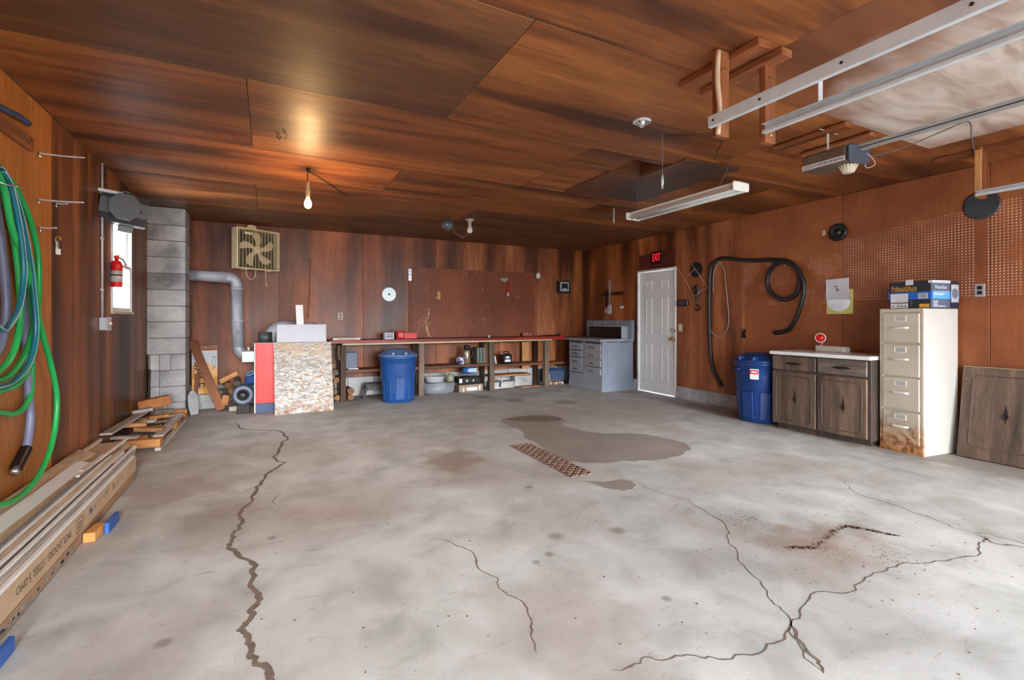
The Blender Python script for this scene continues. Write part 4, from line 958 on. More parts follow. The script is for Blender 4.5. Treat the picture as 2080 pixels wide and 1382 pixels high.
for s in (-1, 1): obj('handle', MB().tube([(s * .265, -.05, .13), (s * .30, -.03, .14), (s * .30, .03, .14), (s * .265, .05, .13)], .008, 8), PEWTER, t)
t = thing('steel_basin', 'dull steel basin sitting on the grey enamel roasting tub', 'basin', (2.45, 7.60, .179))
obj('bowl', MB().lathe([(.12, 0), (.15, .02), (.172, .09), (.180, .10), (.168, .10), (.14, .025), (0, .012)], 26, Matrix.Diagonal((1, .85, 1, 1))), STEEL, t)
t = thing('glass_jar', 'cloudy greenish jar beside the steel basin', 'jar', (2.715, 7.58, .179))
obj('jar_body', MB().lathe([(.05, 0), (.062, .01), (.066, .07), (.05, .11), (.04, .12), (.04, .125), (0, .125)], 18), plain('cloudy_glass', (150, 156, 138), .3, 0, .12, 10), t)
t = thing('old_radio', 'black appliance with silver dials under the bench', 'appliance', (3.03, 7.60, .125), .05)
obj('case', MB().box(-.20, .20, -.10, .10, 0, .125, .012), BLACKP, t)
obj('dial', MB().lathe([(.035, 0), (.03, .012), (0, .014)], 16, TR(-.05, -.10, .06) @ FACE), CHROME, t); obj('dial', MB().lathe([(.028, 0), (.024, .012), (0, .014)], 16, TR(.07, -.10, .06) @ FACE), CHROME, t)
obj('carry_handle', MB().tube([(-.16, 0, .12), (-.15, 0, .15), (.15, 0, .15), (.16, 0, .12)], .008, 8), GREYP, t)
obj('label', MB().box(-.195, -.14, -.1015, -.10, .03, .10), PAPER, t)
t = thing('blue_pouch', 'blue and white packaged bag lying on the black appliance', 'bag', (3.07, 7.60, .286), .04)
obj('bag', MB().ball((0, 0, .068), .068, 18, 10, (2.1, 1.2, 1.0)), BLUEP, t)
obj('print_patch', MB().prism([(-.05, -.03), (.10, -.03), (.10, .035), (-.05, .035), (-.075, 0)], .083, .086, TR(0, 0, .068) @ FACE), plain('sky_print', (176, 206, 232), .5, 0, .2, 30), t)
t = thing('carton_low', 'worn brown and white box under the black appliance', 'box', (3.05, 7.60, 0), .03)
obj('case', MB().box(-.22, .22, -.12, .12, 0, .122, .005), plain('worn_tan', (150, 132, 116), .8, 0, .25, 14), t)
obj('white_label', MB().box(-.08, .11, -.1225, -.1205, .02, .075), PRINTW, t)
obj('corner_patch', MB().box(.14, .17, -.1225, -.1205, .02, .10).box(-.15, -.13, -.1225, -.1205, .01, .08), PRINTW, t)
t = thing('thermos', 'brown steel thermos flask on the bench shelf beside a blue mug', 'flask', (3.02, 7.60, .466))
obj('flask_body', MB().lathe([(.055, 0), (.062, .008), (.062, .20), (.05, .225), (.044, .235), (0, .235)], 20), plain('tan_steel', (172, 156, 136), .3, .6, .12, 6), t)
obj('lid', MB().lathe([(.050, .2355), (.052, .29), (.044, .305), (.02, .315), (0, .315)], 18), BLACKP, t)
obj('handle', MB().tube([(.055, 0, .10), (.10, 0, .12), (.105, 0, .22), (.05, 0, .27)], .011, 8), BLACKP, t)
t = thing('patterned_mug', 'blue and white patterned mug left of the steel thermos', 'mug', (2.895, 7.54, .466))
km = NT('mug_pattern'); nz = km.noise(km.coord(), 22, 2, .8); km.fin(km.ramp(nz, [(.48, lin((54, 64, 122))), (.54, lin((206, 208, 218)))]), .3)
obj('mug_body', MB().lathe([(.05, 0), (.056, .01), (.062, .10), (.058, .125), (.052, .125), (.05, .02), (0, .015)], 20), km.m, t)
obj('handle', MB().tube([(-.05, -.02, .10), (-.09, -.03, .09), (-.09, -.03, .04), (-.05, -.02, .03)], .008, 8), km.m, t)
for i, x in enumerate((3.20, 3.255, 3.31)):
    q = simple_box('grey_binder', ('grey-green folder standing on the shelf, nearest the thermos', 'grey-green folder standing in the middle of three on the shelf', 'grey-green folder standing nearest the third bench leg')[i], 'folder', (x, 7.62, .466), (.045, .20, .27), .0, plain('grey_green', (104, 112, 106), .6), .004, 'folders on the bench shelf')
t = thing('battery_charger', 'black boxy charger with white labels on the right shelf', 'charger', (3.755, 7.58, .443))
obj('case', MB().box(-.095, .095, -.07, .07, 0, .17, .02), BLACKP, t)
obj('front_label', MB().box(-.055, .055, -.0725, -.0705, .03, .07).box(-.035, .035, -.0725, -.0705, .09, .125), PRINTW, t)
for s in (-1, 1): obj('terminal', MB().lathe([(.012, .17), (.012, .19), (0, .192)], 10, TR(s * .085, .0, -.012)), CREAM, t)
obj('handle', MB().tube([(-.07, 0, .165), (-.05, 0, .20), (.05, 0, .20), (.07, 0, .165)], .01, 8), BLACKP, t)
q = thing('paper_stack', 'few white sheets leaning beside the third bench leg on the shelf', 'papers', (3.52, 7.56, .443), 0)
obj('sheets', MB().box(-.012, .012, -.08, .08, .004, .14, .002, RY(-.18)), PAPER, q)
q = thing('pine_board', 'short pale pine board standing upright under the bench', 'board', (4.29, 7.842, .30), 0)
obj('board', MB().box(-.075, .075, -.012, .012, .0, .50, .003), PINE_Z, q)
simple_box('concrete_block', 'loose grey concrete block on the floor under the lower shelf', 'block', (3.72, 7.66, 0), (.40, .19, .12), .03, BLOCK, .01)
simple_box('concrete_block', 'grey concrete block by the wall under the right shelf', 'block', (4.18, 7.80, 0), (.36, .19, .19), 0, BLOCK, .01)
q = thing('clamp', 'small silver spring clamp hanging under the lower pine shelf', 'clamp', (3.63, 7.535, .215), 0)
obj('jaw', MB().tube([(.0, 0, -.005), (-.03, 0, -.03), (-.025, 0, -.07), (0, 0, -.085)], .007, 8).tube([(.0, 0, -.005), (.03, 0, -.03), (.025, 0, -.07), (0, 0, -.085)], .007, 8), CHROME, q)
obj('grip', MB().tube([(0, 0, -.085), (-.006, 0, -.13), (-.014, 0, -.18)], .012, 8), BLACKP, q)
q = thing('offcut_board', 'thin tan board lying on the floor between the two right bench legs', 'board', (4.22, 7.55, 0), .08)
obj('board', MB().box(-.20, .20, -.06, .06, .001, .016, .003), PINE_X, q)
t = thing('tool_box', 'dusty blue metal tool box on the floor beside the drawer stand', 'tool box', (4.77, 7.66, .09), 0)
obj('case', MB().box(-.20, .20, -.10, .10, 0, .13, .006), NAVY, t)
obj('lid', MB().prism([(-.105, .131), (.105, .131), (.105, .17), (.05, .215), (-.05, .215), (-.105, .17)], -.20, .20, RZ(PI / 2) @ RX(PI / 2)), NAVY, t)
obj('white_end', MB().box(-.204, -.12, -.1045, -.1005, .01, .11, .002), STOVE, t)
obj('handle', MB().tube([(-.08, 0, .21), (-.07, 0, .24), (.07, 0, .24), (.08, 0, .21)], .008, 8), CHROME, t)
r = random.Random(21)
for i in range(11):
    x = 4.585 + .036 * i; y = 7.52 + r.uniform(0, .10); m = (BLOCK, PINE_X, plain('pale_stone', (196, 184, 170), .9, 0, .2, 20))[i % 3]
    o = MB(); o.ball((0, 0, .030), .032, 7, 5, (1 + r.random() * .3, .9, .8 + r.random() * .3))
    tag(obj('rubble_piece', o, m, loc=(x, y, 0), rot=(0, 0, r.random() * 3)), 'small lump of rubble heaped on the floor below the dusty blue tool box', 'stone', 'rubble under the tool box')
simple_box('support_plank', 'grey plank on the floor carrying the dusty blue tool box', 'board', (4.78, 7.70, .06), (.46, .10, .028), 0, OLDW_Z, .003)
for x in (4.60, 4.96): simple_box('support_block', 'small brick carrying the %s end of the plank under the blue tool box' % ('left' if x < 4.7 else 'right'), 'block', (x, 7.72, 0), (.08, .10, .058), 0, BLOCK, .004)

# ================================================================== back wall things
t = thing('pegboard_panel', 'large brown hardboard panel mounted above the workbench', 'board', (3.37, YB, 0))
obj('panel', MB().box(-1.225, 1.225, -.014, -.001, BT + .004, 2.10, .002), HARD_D, t)
obj('edge_strip', MB().box(-1.262, -1.228, -.020, -.001, BT + .004, 1.87, .003), STAIN_Z, t)
sc = MB(); r = random.Random(4)
def peel(pts, w):
    P = catmull([(x - 3.37, 0, z) for x, z in pts], 4); m = len(P); vs = []
    for i, p in enumerate(P):
        ww = w * (.4 + r.random()) * min(1, (i + 1) / 3, (m - i) / 3); vs += [(p.x - ww / 2, -.0146, p.z), (p.x + ww / 2, -.0146, p.z)]
    sc.add(vs, [[2 * i, 2 * i + 1, 2 * i + 3, 2 * i + 2] for i in range(m - 1)])
peel([(2.442, 1.42), (2.46, 1.36), (2.453, 1.29), (2.43, 1.22), (2.41, 1.15)], .022); peel([(2.41, 1.13), (2.42, 1.08), (2.44, 1.0), (2.463, .93), (2.50, .912)], .03)
for i in range(70):
    x = r.gauss(2.36, .08); z = r.gauss(1.2, .12); a = r.uniform(.003, .010)
    if x > 2.16: sc.add([(x - 3.37 - a, -.0146, z), (x - 3.37, -.0146, z - a), (x - 3.37 + a, -.0146, z), (x - 3.37, -.0146, z + a * 1.6)], [[0, 1, 2, 3]])
for x, z in ((2.30, 2.05), (2.42, 1.76), (2.43, 1.73), (2.56, 1.60), (2.60, 1.605), (2.95, 1.91), (3.07, 1.92), (3.15, 2.03), (3.16, 2.0), (3.35, 2.04), (3.45, 1.76), (3.55, 1.76), (3.52, 1.47), (3.60, 1.47), (3.9, 1.35), (4.14, 1.64), (4.2, 1.64), (4.28, 1.45), (3.3, 1.1), (2.2, 1.7)):
    a = .008; sc.add([(x - 3.37 - a, -.0146, z), (x - 3.37, -.0146, z - 2 * a), (x - 3.37 + a, -.0146, z), (x - 3.37, -.0146, z + 2 * a)], [[0, 1, 2, 3]])
for i in range(26):
    x = r.gauss(3.5, .05); z = r.gauss(1.22, .02); a = .004
    sc.add([(x - 3.37 - a, -.0146, z), (x - 3.37, -.0146, z - a), (x - 3.37 + a, -.0146, z), (x - 3.37, -.0146, z + a)], [[0, 1, 2, 3]])
fl_ = obj('peeled_fleck', sc, plain('bare_fibre', (214, 172, 138), .8, 0, .15, 20), t); fl_['kind'] = 'stuff'
fl_['label'] = 'pale flecks where the panel face has peeled'
tag(obj('yellow_tag', MB().box(-.025, .025, -.004, 0, 0, .14, .001).box(-.012, .012, -.006, -.004, .03, .11), plain('yellow_ply', (214, 174, 112), .6, 0, .25, 40), loc=(2.637, YB - .0145, 1.565)), 'small yellowish tag nailed on the brown hardboard panel', 'tag')
t = thing('wall_bracket', 'pale metal bracket on the wall at the upper left of the brown panel', 'bracket', (2.128, YB - .021, 1.87))
obj('plate', MB().box(-.028, .028, -.005, 0, 0, .20, .002), CHROME, t)
for z in (.04, .10, .16): obj('screw', MB().lathe([(.009, .005), (.009, .009), (0, .011)], 8, TR(0, 0, z) @ FACE), IRON, t)
t = thing('scraper', 'red-handled hand tool with a pale curved blade hung on the brown panel', 'scraper', (3.95, YB - .0145, 1.66))
obj('red_handle', MB().tube([(.01, -.02, .26), (.01, -.02, .06)], .016, 10), RED, t, label='red handle')
obj('ferrule', MB().tube([(.01, -.02, .06), (.01, -.02, .03), (0.0, -.02, .0), (.02, -.02, -.015), (.032, -.02, .01), (.02, -.02, .035)], .008, 8), CHROME, t)
obj('blade', MB().prism([(-.15, .31), (.01, .33), (.0, .27), (-.05, .25), (-.10, .265)], .012, .018, FACE), plain('pale_steel', (190, 178, 174), .35, .5), t)
t = thing('wall_bulb', 'unlit white bulb in a black holder at the upper right of the brown panel', 'lamp', (4.60, YB, 2.05))
obj('holder', MB().lathe([(.05, .001), (.05, .02), (.03, .03)], 18, FACE), BLACKP, t)
obj('bulb', MB().ball((-.02, -.08, 0), .052, 16, 10, (.85, .85, 1.2)), WHITEP, t)
obj('drop_rod', MB().tube([(-.035, -.012, -.05), (-.035, -.012, -1.12)], .005, 6), PINE_Z, t)
t = thing('breaker_box', 'small dark metal breaker box on the wall near the right corner', 'box', (5.18, YB, 1.74))
obj('case', MB().box(-.14, .14, -.08, -.001, 0, .235, .008), IRON, t)
obj('rim', MB().box(-.10, .10, -.088, -.08, .03, .21, .004), STEEL, t)
obj('dark_window', MB().box(-.075, .075, -.090, -.088, .055, .185, .002), BLACKP, t)
obj('label', MB().box(-.05, .05, -.0915, -.090, .06, .085), PAPER, t)
t = thing('wall_outlet', 'cream double outlet on the back wall above the bench left end', 'outlet', (1.02, YB, 1.268))
obj('plate', MB().box(-.035, .035, -.008, -.0005, -.055, .055, .004), plain('ivory_plate2', (226, 210, 186), .4), t)
for z in (.024, -.024): obj('socket', MB().box(-.019, .019, -.011, -.008, z - .018, z + .018, .003), BLACKP, t)
bl = []
for i in range(60):
    a = 2 * PI * i / 60; rr = .116 if i % 2 else .109; bl.append((rr * math.cos(a), rr * math.sin(a)))
t = thing('circular_saw_disc', 'shiny round saw blade hung on the back wall above the bench', 'saw blade', (1.783, YB, 1.632))
obj('blade', MB().prism(bl, .008, .011, FACE), plain('brushed_blade', (168, 172, 174), .38, .85, .1, 20), t); obj('hub_nut', MB().lathe([(.016, .001), (.016, .016), (.006, .02), (0, .02)], 10, FACE), IRON, t)
tag(obj('hanging_wire', MB().tube([(-.02, -.008, .88), (.0, -.008, .89), (.02, -.008, .86), (.012, -.008, .55), (.0, -.008, .2), (-.015, -.008, .0)], .008, 8), plain('red_brown_cable', (140, 76, 48), .5), loc=(.56, YB, 1.24)), 'reddish cable hanging on the back wall above the grey board', 'cable')

# box fan
t = thing('box_fan', 'cream box fan hung high on the back wall', 'fan', (-.19, 7.79, 1.92), rz=.5)
fw_, fh_ = .30, .57
y0 = -.17
obj('case', MB().box(-fw_, -fw_ + .018, y0, -.01, 0, fh_, .006).box(fw_ - .018, fw_, y0, -.01, 0, fh_, .006).box(-fw_ + .018, fw_ - .018, y0, -.01, 0, .018, .006).box(-fw_ + .018, fw_ - .018, y0, -.01, fh_ - .018, fh_, .006), CREAM, t)
obj('back_sheet', MB().box(-fw_ + .018, fw_ - .018, -.03, -.014, .018, fh_ - .018), plain('dark_olive', (70, 62, 44), .7), t)
cx, cz = -.0, fh_ * .5
obj('hub', MB().lathe([(.056, .08), (.056, .145), (.050, .153), (.022, .155), (.018, .160), (0, .161)], 24, TR(cx, 0, cz) @ FACE), CREAM, t)
for i in range(5):
    a = 2 * PI * i / 5 + .12; pts = []
    prof = [(.045, -.30), (.09, -.26), (.14, -.16), (.19, .0), (.224, .22), (.22, .52), (.17, .50), (.12, .40), (.075, .34), (.045, .32)]
    poly = [(rr * math.cos(a + q), rr * math.sin(a + q)) for rr, q in prof]
    obj('blade', MB().prism(poly, -.004, .004, TR(cx, -.115, cz) @ FACE @ Matrix.Scale(1.12, 4)), plain('fan_blade', (224, 208, 176), .35, 0, .06), t)
for i in range(13):
    x = -fw_ + .035 + i * (2 * fw_ - .07) / 12
    obj('grille_bar', MB().box(x - .002, x + .002, y0 + .004, y0 + .010, .018, fh_ - .018), CREAM, t)
gb = MB()
for i in range(28):
    z = .03 + i * (fh_ - .06) / 27; gb.box(-fw_ + .018, fw_ - .018, y0 + .0105, y0 + .0125, z - .0012, z + .0012)
gg = obj('fine_grille', gb, plain('fan_grille', (168, 148, 108), .5), t); gg['kind'] = 'stuff'
obj('badge', MB().box(-.20, -.10, y0 + .0, y0 + .006, fh_ - .09, fh_ - .055, .002), plain('fan_badge', (236, 222, 188), .4), t)
obj('carry_handle', MB().prism([(-.16, 0), (.0, 0), (-.025, .05), (-.065, .06), (-.12, .05)], .05, .12, TR(0, 0, fh_) @ FACE), CREAM, t)
for x in (-.17, .16): obj('foot', MB().box(x - .015, x + .015, y0 + .01, -.03, -.014, -.0005, .004), CREAM, t)
obj('cord', MB().tube([(-.16, -.13, 0), (-.15, -.13, -.09), (-.09, -.12, -.14), (-.03, -.11, -.10), (-.01, -.10, .0)], .005, 6), CREAM, t)
obj('pull_cord', MB().tube([(.09, -.176, .05), (.09, -.176, -.13), (.10, -.17, -.21)], .004, 6).tube([(.098, -.17, -.19), (.112, -.168, -.235)], .009, 8), CREAM, t)

# ================================================================== furnace corner
# chimney
ch = thing('chimney', 'grey concrete block chimney standing in the left rear corner', 'chimney', (0, 0, 0))
CXA, CXB, CYA, CYB = XL + .001, -.914, 7.15, 7.52
zt = [2.598, 2.381, 2.187, 1.985, 1.784, 1.585, 1.385, 1.19, .989, .788]
for a, b in zip(zt, zt[1:]): obj('block', MB().box(CXA, CXB, CYA, CYB, b + .0035, a - .0035, .006), BLOCK, ch)
for z0, z1, xs in ((.594, .784, (CXA + .03, -1.18, -1.07, CXB)), (.394, .588, (CXA + .03, -1.18, CXB)), (.197, .388, (CXA + .03, -1.18, CXB)), (.0, .191, (CXA + .03, -1.1, CXB))):
    for a, b in zip(xs, xs[1:]): obj('block', MB().box(a + .002, b - .002, CYA + .004, CYB, z0, z1, .006), BLOCK, ch)
obj('mortar', MB().box(CXA + .012, CXB - .012, CYA + .012, CYB - .012, 0, 2.597), plain('mortar', (112, 112, 112), .95, 0, .15, 30), ch)
tag(obj('stove_poker', MB().tube([(0, 0, 0), (.01, .05, .35), (.015, .08, .62)], .012, 8), IRON, loc=(-1.275, 6.98, .002)), 'thin dark iron bar standing between left wall and chimney', 'bar')

# flue pipe
t = thing('flue_pipe', 'grey metal flue pipe bending from the chimney down to the red furnace', 'pipe', (-.62, 7.50, 0))
rP = .072
obj('horizontal_pipe', MB().tube([(-.292, -.02, 1.80), (.14, -.02, 1.785)], rP, 20, 1), DUCT, t)
def elbow(name, p0, c, p1):
    mb = MB(); P = catmull([p0, c, p1], 12)
    A = Vector(p0); B = Vector(c); C_ = Vector(p1); pts = [(1 - q) ** 2 * A + 2 * q * (1 - q) * B + q * q * C_ for q in [i / 30 for i in range(31)]]
    n = len(pts); mb.tube(pts, rP, 20, 1, radii=lambda q: rP * (1.04 if int(round(q * 30)) % 2 else .96))
    return obj(name, mb, DUCT, t)
elbow('corrugated_elbow', (.13, -.02, 1.785), (.245, -.02, 1.78), (.25, -.02, 1.66))
obj('vertical_pipe', MB().tube([(.25, -.02, 1.665), (.25, -.02, 1.2), (.262, -.02, .84)], rP, 20, 1), DUCT, t)
for z in (1.64, 1.20): obj('collar', MB().tube([(.25 + (.005 if z < 1.3 else 0), -.02, z - .012), (.25 + (.005 if z < 1.3 else 0), -.02, z + .012)], rP + .003, 20, 1), STEEL, t)
elbow('corrugated_elbow', (.262, -.02, .85), (.275, -.02, .72), (.42, -.02, .71))
obj('inlet_pipe', MB().tube([(.40, -.02, .71), (.47, -.02, .71)], rP, 20, 1), DUCT, t)
obj('damper_plate', MB().box(.375, .40, -.10, .06, .70, .84, .003), WHITE, t)
obj('damper_knob', MB().lathe([(.02, .07), (.018, .082), (0, .084)], 10, TR(.255, -.02, 1.05) @ FACE), CHROME, t)

# furnace
t = thing('furnace', 'red-fronted wood furnace behind the leaning flake board', 'furnace', (.30, 7.03, 0))
obj('body', MB().box(-.455, .44, .003, .55, .0, .905, .006), plain('furnace_grey', (104, 100, 98), .5, .2, .15), t)
obj('red_front', MB().box(-.44, .43, -.004, .0025, .125, .905, .004), RED, t, label='bright red front panel')
obj('edge_trim', MB().box(-.458, -.441, -.006, .0025, .0, .912, .002).box(-.44, .43, -.006, .0025, .9055, .914, .002), plain('pale_trim', (206, 198, 200), .4), t)
obj('base_plate', MB().box(-.44, .43, -.004, .0025, .0, .122, .003), NAVY, t)
obj('side_box', MB().box(-.60, -.456, .10, .40, .66, .80, .004), STEEL, t)
obj('duct_collar', MB().lathe([(.085, .905), (.085, 1.05), (.080, 1.05), (.08, .96), (0, .95)], 20, TR(-.33, .20, 0)), plain('dark_duct', (84, 88, 92), .5, .4, .15), t)
eb = MB(); pts = []
for i in range(13):
    a = PI / 2 * i / 12; pts.append((-.10 - .15 * (math.cos(a)) + .0, .34, .95 + .0 + .15 * math.sin(a)))
eb.tube([(-.25, .34, .90)] + pts + [(.05, .34, 1.10)], .10, 20, 1)
obj('duct_elbow', eb, DUCT, t)
obj('round_cap', MB().lathe([(.09, 1.10), (.092, 1.155), (.06, 1.175), (0, 1.18)], 20, TR(.235, .36, 0)), DUCT, t)
obj('cap_pipe', MB().lathe([(.085, .905), (.085, 1.10)], 20, TR(.235, .36, 0)), DUCT, t)
t = thing('blower', 'blue-grey furnace blower with a round black inlet beside the red panel', 'blower', (-.285, 7.06, .0)); t.scale = (.78, .78, .80)
obj('scroll_housing', MB().lathe([(.155, 0), (.165, .02), (.165, .12), (.155, .14), (0, .14)], 32, TR(0, .12, .305) @ FACE), NAVY, t)
obj('rim', MB().lathe([(.150, .1405), (.150, .152), (.095, .152), (.088, .1405)], 32, TR(0, .12, .305) @ FACE), plain('rim_grey', (112, 122, 138), .4, .2), t)
obj('inlet', MB().lathe([(.088, .1405), (.080, .165), (.07, .165), (.06, .142), (0, .1415)], 28, TR(0, .12, .305) @ FACE), IRON, t)
obj('motor', MB().lathe([(.045, .142), (.045, .16), (.03, .175), (0, .178)], 18, TR(0, .12, .305) @ FACE), DGREY, t)
obj('outlet_box', MB().box(.0, .125, -.015, .115, .17, .29, .006), NAVY, t)
obj('stand', MB().box(-.09, .10, 0.0, .11, 0, .155, .008), IRON, t)
# boards leaning on the furnace
def osb():
    k = NT('flake_board'); v = k.coord((1, 1, 1))
    ns = k.n('ShaderNodeTexNoise'); ns.inputs['Scale'].default_value = 9; k.link(v, ns.inputs['Vector'])
    def flakes(rot, sx, sz, seed):
        mp = k.n('ShaderNodeMapping'); k.link(k.n('ShaderNodeTexCoord').outputs['Object'], mp.inputs[0])
        mp.inputs['Rotation'].default_value = (0, rot, 0); mp.inputs['Scale'].default_value = (sx, 20, sz); mp.inputs['Location'].default_value = (seed, 0, seed)
        sc_ = k.n('ShaderNodeVectorMath', operation='SCALE'); k.link(ns.outputs['Color'], sc_.inputs[0]); sc_.inputs['Scale'].default_value = 3.5
        ad = k.n('ShaderNodeVectorMath', operation='ADD'); k.link(mp.outputs[0], ad.inputs[0]); k.link(sc_.outputs[0], ad.inputs[1])
        vo = k.n('ShaderNodeTexVoronoi'); vo.inputs['Scale'].default_value = 1; k.link(ad.outputs[0], vo.inputs['Vector'])
        sp = k.n('ShaderNodeSeparateColor'); k.link(vo.outputs['Color'], sp.inputs[0]); return sp
    A = flakes(.55, 24, 60, 0); B = flakes(-.8, 22, 56, 7.3)
    pick = k.math('GREATER_THAN', A.outputs[1], .5)
    f = k.math('ADD', k.math('MULTIPLY', A.outputs[0], pick), k.math('MULTIPLY', B.outputs[0], k.math('SUBTRACT', 1, pick)))
    col = k.ramp(f, [(0.0, lin((144, 141, 136))), (.25, lin((176, 174, 170))), (.55, lin((214, 213, 212))), (.85, lin((194, 190, 186))), (.97, lin((170, 138, 104)))])
    z = k.n('ShaderNodeSeparateXYZ'); k.link(k.n('ShaderNodeTexCoord').outputs['Object'], z.inputs[0]); nn = k.noise(v, 7, 4, .6)
    low = k.math('MULTIPLY', k.ramp(k.math('ADD', z.outputs[2], k.math('MULTIPLY', nn, .3)), [(.16, 1.0), (.36, 0.0)]), k.ramp(k.noise(v, 12, 4), [(.42, 0.0), (.60, .85)]))
    col = k.mix(low, col, lin((146, 104, 74)))
    up = k.math('MULTIPLY', k.ramp(z.outputs[2], [(.62, 0.0), (.84, .7)]), k.ramp(nn, [(.4, 0), (.6, 1)]))
    col = k.mix(up, col, lin((206, 180, 142)))
    k.bump(f, .4, .004); return k.fin(col, .7, 0, .3)
t = thing('flake_board', 'weathered flake board sheet leaning against the red furnace', 'board', (.435, 6.775, 0), rot=(-.225, 0, .06))
obj('sheet', MB().box(-.355, .355, 0, .012, .002, .932, .002), osb(), t)
r = random.Random(8); pm = MB(); q = -.31
while q < .30:
    w = r.uniform(.012, .05); h = r.uniform(.05, .075); z = .60 + r.uniform(-.008, .008)
    tt = .004
    for bx_ in ((q, q + tt, z, z + h), (q + w - tt, q + w, z, z + h * r.uniform(.5, 1)), (q, q + w, z + h - tt, z + h), (q, q + w, z + h * .45, z + h * .45 + tt)):
        if r.random() < .8: pm.box(bx_[0], bx_[1], -.0008, -.0001, bx_[2], bx_[3])
    q += w + r.uniform(.008, .02)
pk = obj('stamped_print', pm, plain('faded_ink', (104, 98, 88), .8, 0, .3, 40), t); pk['kind'] = 'stuff'; pk['label'] = 'faded illegible stamped lettering'
t = thing('grey_board', 'flat grey-white sheet standing behind the top of the flake board', 'board', (.41, 7.00, .916), rot=(-.03, 0, 0))
obj('sheet', MB().box(-.305, .305, 0, .01, .0, .235, .002), plain('grey_white_sheet', (196, 200, 214), .45, 0, .05, 8), t)
t = thing('white_stick', 'short white slat standing upright behind the grey-white sheet', 'slat', (.40, 7.04, .916), rot=(-.03, -.045, 0))
obj('slat', MB().box(-.045, .045, 0, .012, 0, .50, .002), WHITE, t)

# yard-sale sign, boards and the wood pile behind the chimney
t = thing('sale_sign', 'orange sign with black letters turned on its side behind a leaning board', 'sign', (-.765, 7.74, .20), rot=(-.06, 0, .25))
obj('wooden_frame', MB().box(-.155, .165, .004, .03, .60, .665, .004), STAIN_Y, t)
obj('sign_face', MB().box(-.15, .15, 0, .004, 0, .595, .001), plain('sign_orange', (226, 158, 52), .35, 0, .08, 4), t)
obj('painted_glare', MB().prism([(-.15, .40), (.02, .43), (.15, .34), (.15, .585), (-.15, .585)], .0005, .0015, FACE), PAPER, t)  # gloss on the sign's plastic, put in as a white shape
obj('blue_patch', MB().prism([(-.06, .285), (.03, .30), (.03, .40), (-.06, .385)], .0006, .0020, FACE), BLUEC, t)
text('lettering', 'SALE', .17, plain('ink_black', (24, 24, 26), .5), t, TR(-.068, -.0022, .26) @ RX(PI / 2) @ RZ(-PI / 2), .0006, (1.0, 1.0))
text('lettering_grey', 'FOR', .10, plain('ink_blue_grey', (128, 140, 158), .5), t, TR(.105, -.0022, .42) @ RX(PI / 2) @ RZ(-PI / 2), .0006, (1, .8))
text('lettering_small', 'PHONE', .05, plain('ink_black', (24, 24, 26), .5), t, TR(-.132, -.0022, .30) @ RX(PI / 2) @ RZ(-PI / 2), .0006, (1, .7))
simple_box('cinder_block', 'grey block on the floor carrying the orange sign', 'block', (-.775, 7.78, 0), (.32, .19, .195), 0, BLOCK, .008)
t = thing('leaning_board', 'long brown board leaning diagonally across the orange sign', 'board', (-.545, 7.42, .0), rot=(-.22, -.37, 0))
obj('board', MB().box(-.05, .05, 0, .02, 0.018, 1.02, .003), STAIN_Z, t)
t = thing('leaning_stake', 'short dark red stick leaning beside the chimney foot', 'stick', (-.872, 7.40, .0), rot=(-.25, .10, 0))
obj('stake', MB().box(-.025, .025, 0, .02, .004, .52, .003), plain('dark_red_stick', (112, 58, 40), .6, 0, .2, 20), t)
t = thing('scoop', 'grey steel scoop blade leaning at the chimney foot', 'shovel', (-.83, 7.24, .01), rot=(-.12, 0, .9))
obj('blade', MB().prism([(-.05, 0), (.05, 0), (.075, .10), (.07, .24), (.03, .30), (-.03, .30), (-.07, .24), (-.075, .10)], -.004, .004, FACE), STEEL, t)
r = random.Random(31)
pile = [(-.46, 7.64, .05, .10, 0.2), (-.36, 7.66, .05, .09, .9), (-.52, 7.60, .14, .11, .6), (-.40, 7.62, .15, .12, 1.2), (-.30, 7.60, .16, .10, .3), (-.48, 7.62, .235, .10, .1), (-.36, 7.64, .25, .11, 1.0), (-.44, 7.68, .33, .10, .5), (-.28, 7.66, .27, .10, .7), (-.30, 7.68, .36, .10, 1.1)]
for i, (x, y, z, rr, a) in enumerate(pile):
    t = thing('firewood_chunk', ('tan', 'grey bark-covered', 'pale pine', 'tan')[i % 4] + ' split wood chunk ' + ('at the bottom of' if z < .1 else 'low in' if z < .2 else 'in the middle of' if z < .3 else 'on top of') + ' the heap left of the blower', 'log', (x - .075, y - .03, z), 0, 'firewood heap beside the blower', (a * .5, a, r.uniform(-.5, .5)))
    n = 5; poly = [(.05 * (1 + r.uniform(-.2, .25)) * math.cos(2 * PI * j / n), .043 * (1 + r.uniform(-.2, .25)) * math.sin(2 * PI * j / n)) for j in range(n)]
    obj('split_wood', MB().prism(poly, -.085, .085, RX(PI / 2)), (LOGW, BARK, PINE_Z, LOGW)[i % 4], t)
plank_thing('wood_offcut', 'pale pine offcut lying slanted on top of the wood heap', 'offcut', (-.575, 7.50, .38), (-.37, 7.53, .49), .07, .06, PINE)
plank_thing('wood_offcut', 'tan chunky offcut standing upright at the foot of the leaning board', 'offcut', (-.515, 7.44, .065), (-.50, 7.46, .20), .08, .08, PINE)
plank_thing('wood_offcut', 'pale grey offcut lying flat on the floor before the wood heap', 'offcut', (-.46, 7.34, .034), (-.27, 7.38, .034), .09, .06, plain('bleached_wood', (196, 184, 170), .85, 0, .2, 18))
t = thing('blue_hose_bundle', 'small bundle of blue and white cord lying on the wood heap', 'cord', (-.20, 7.52, .44), 0)
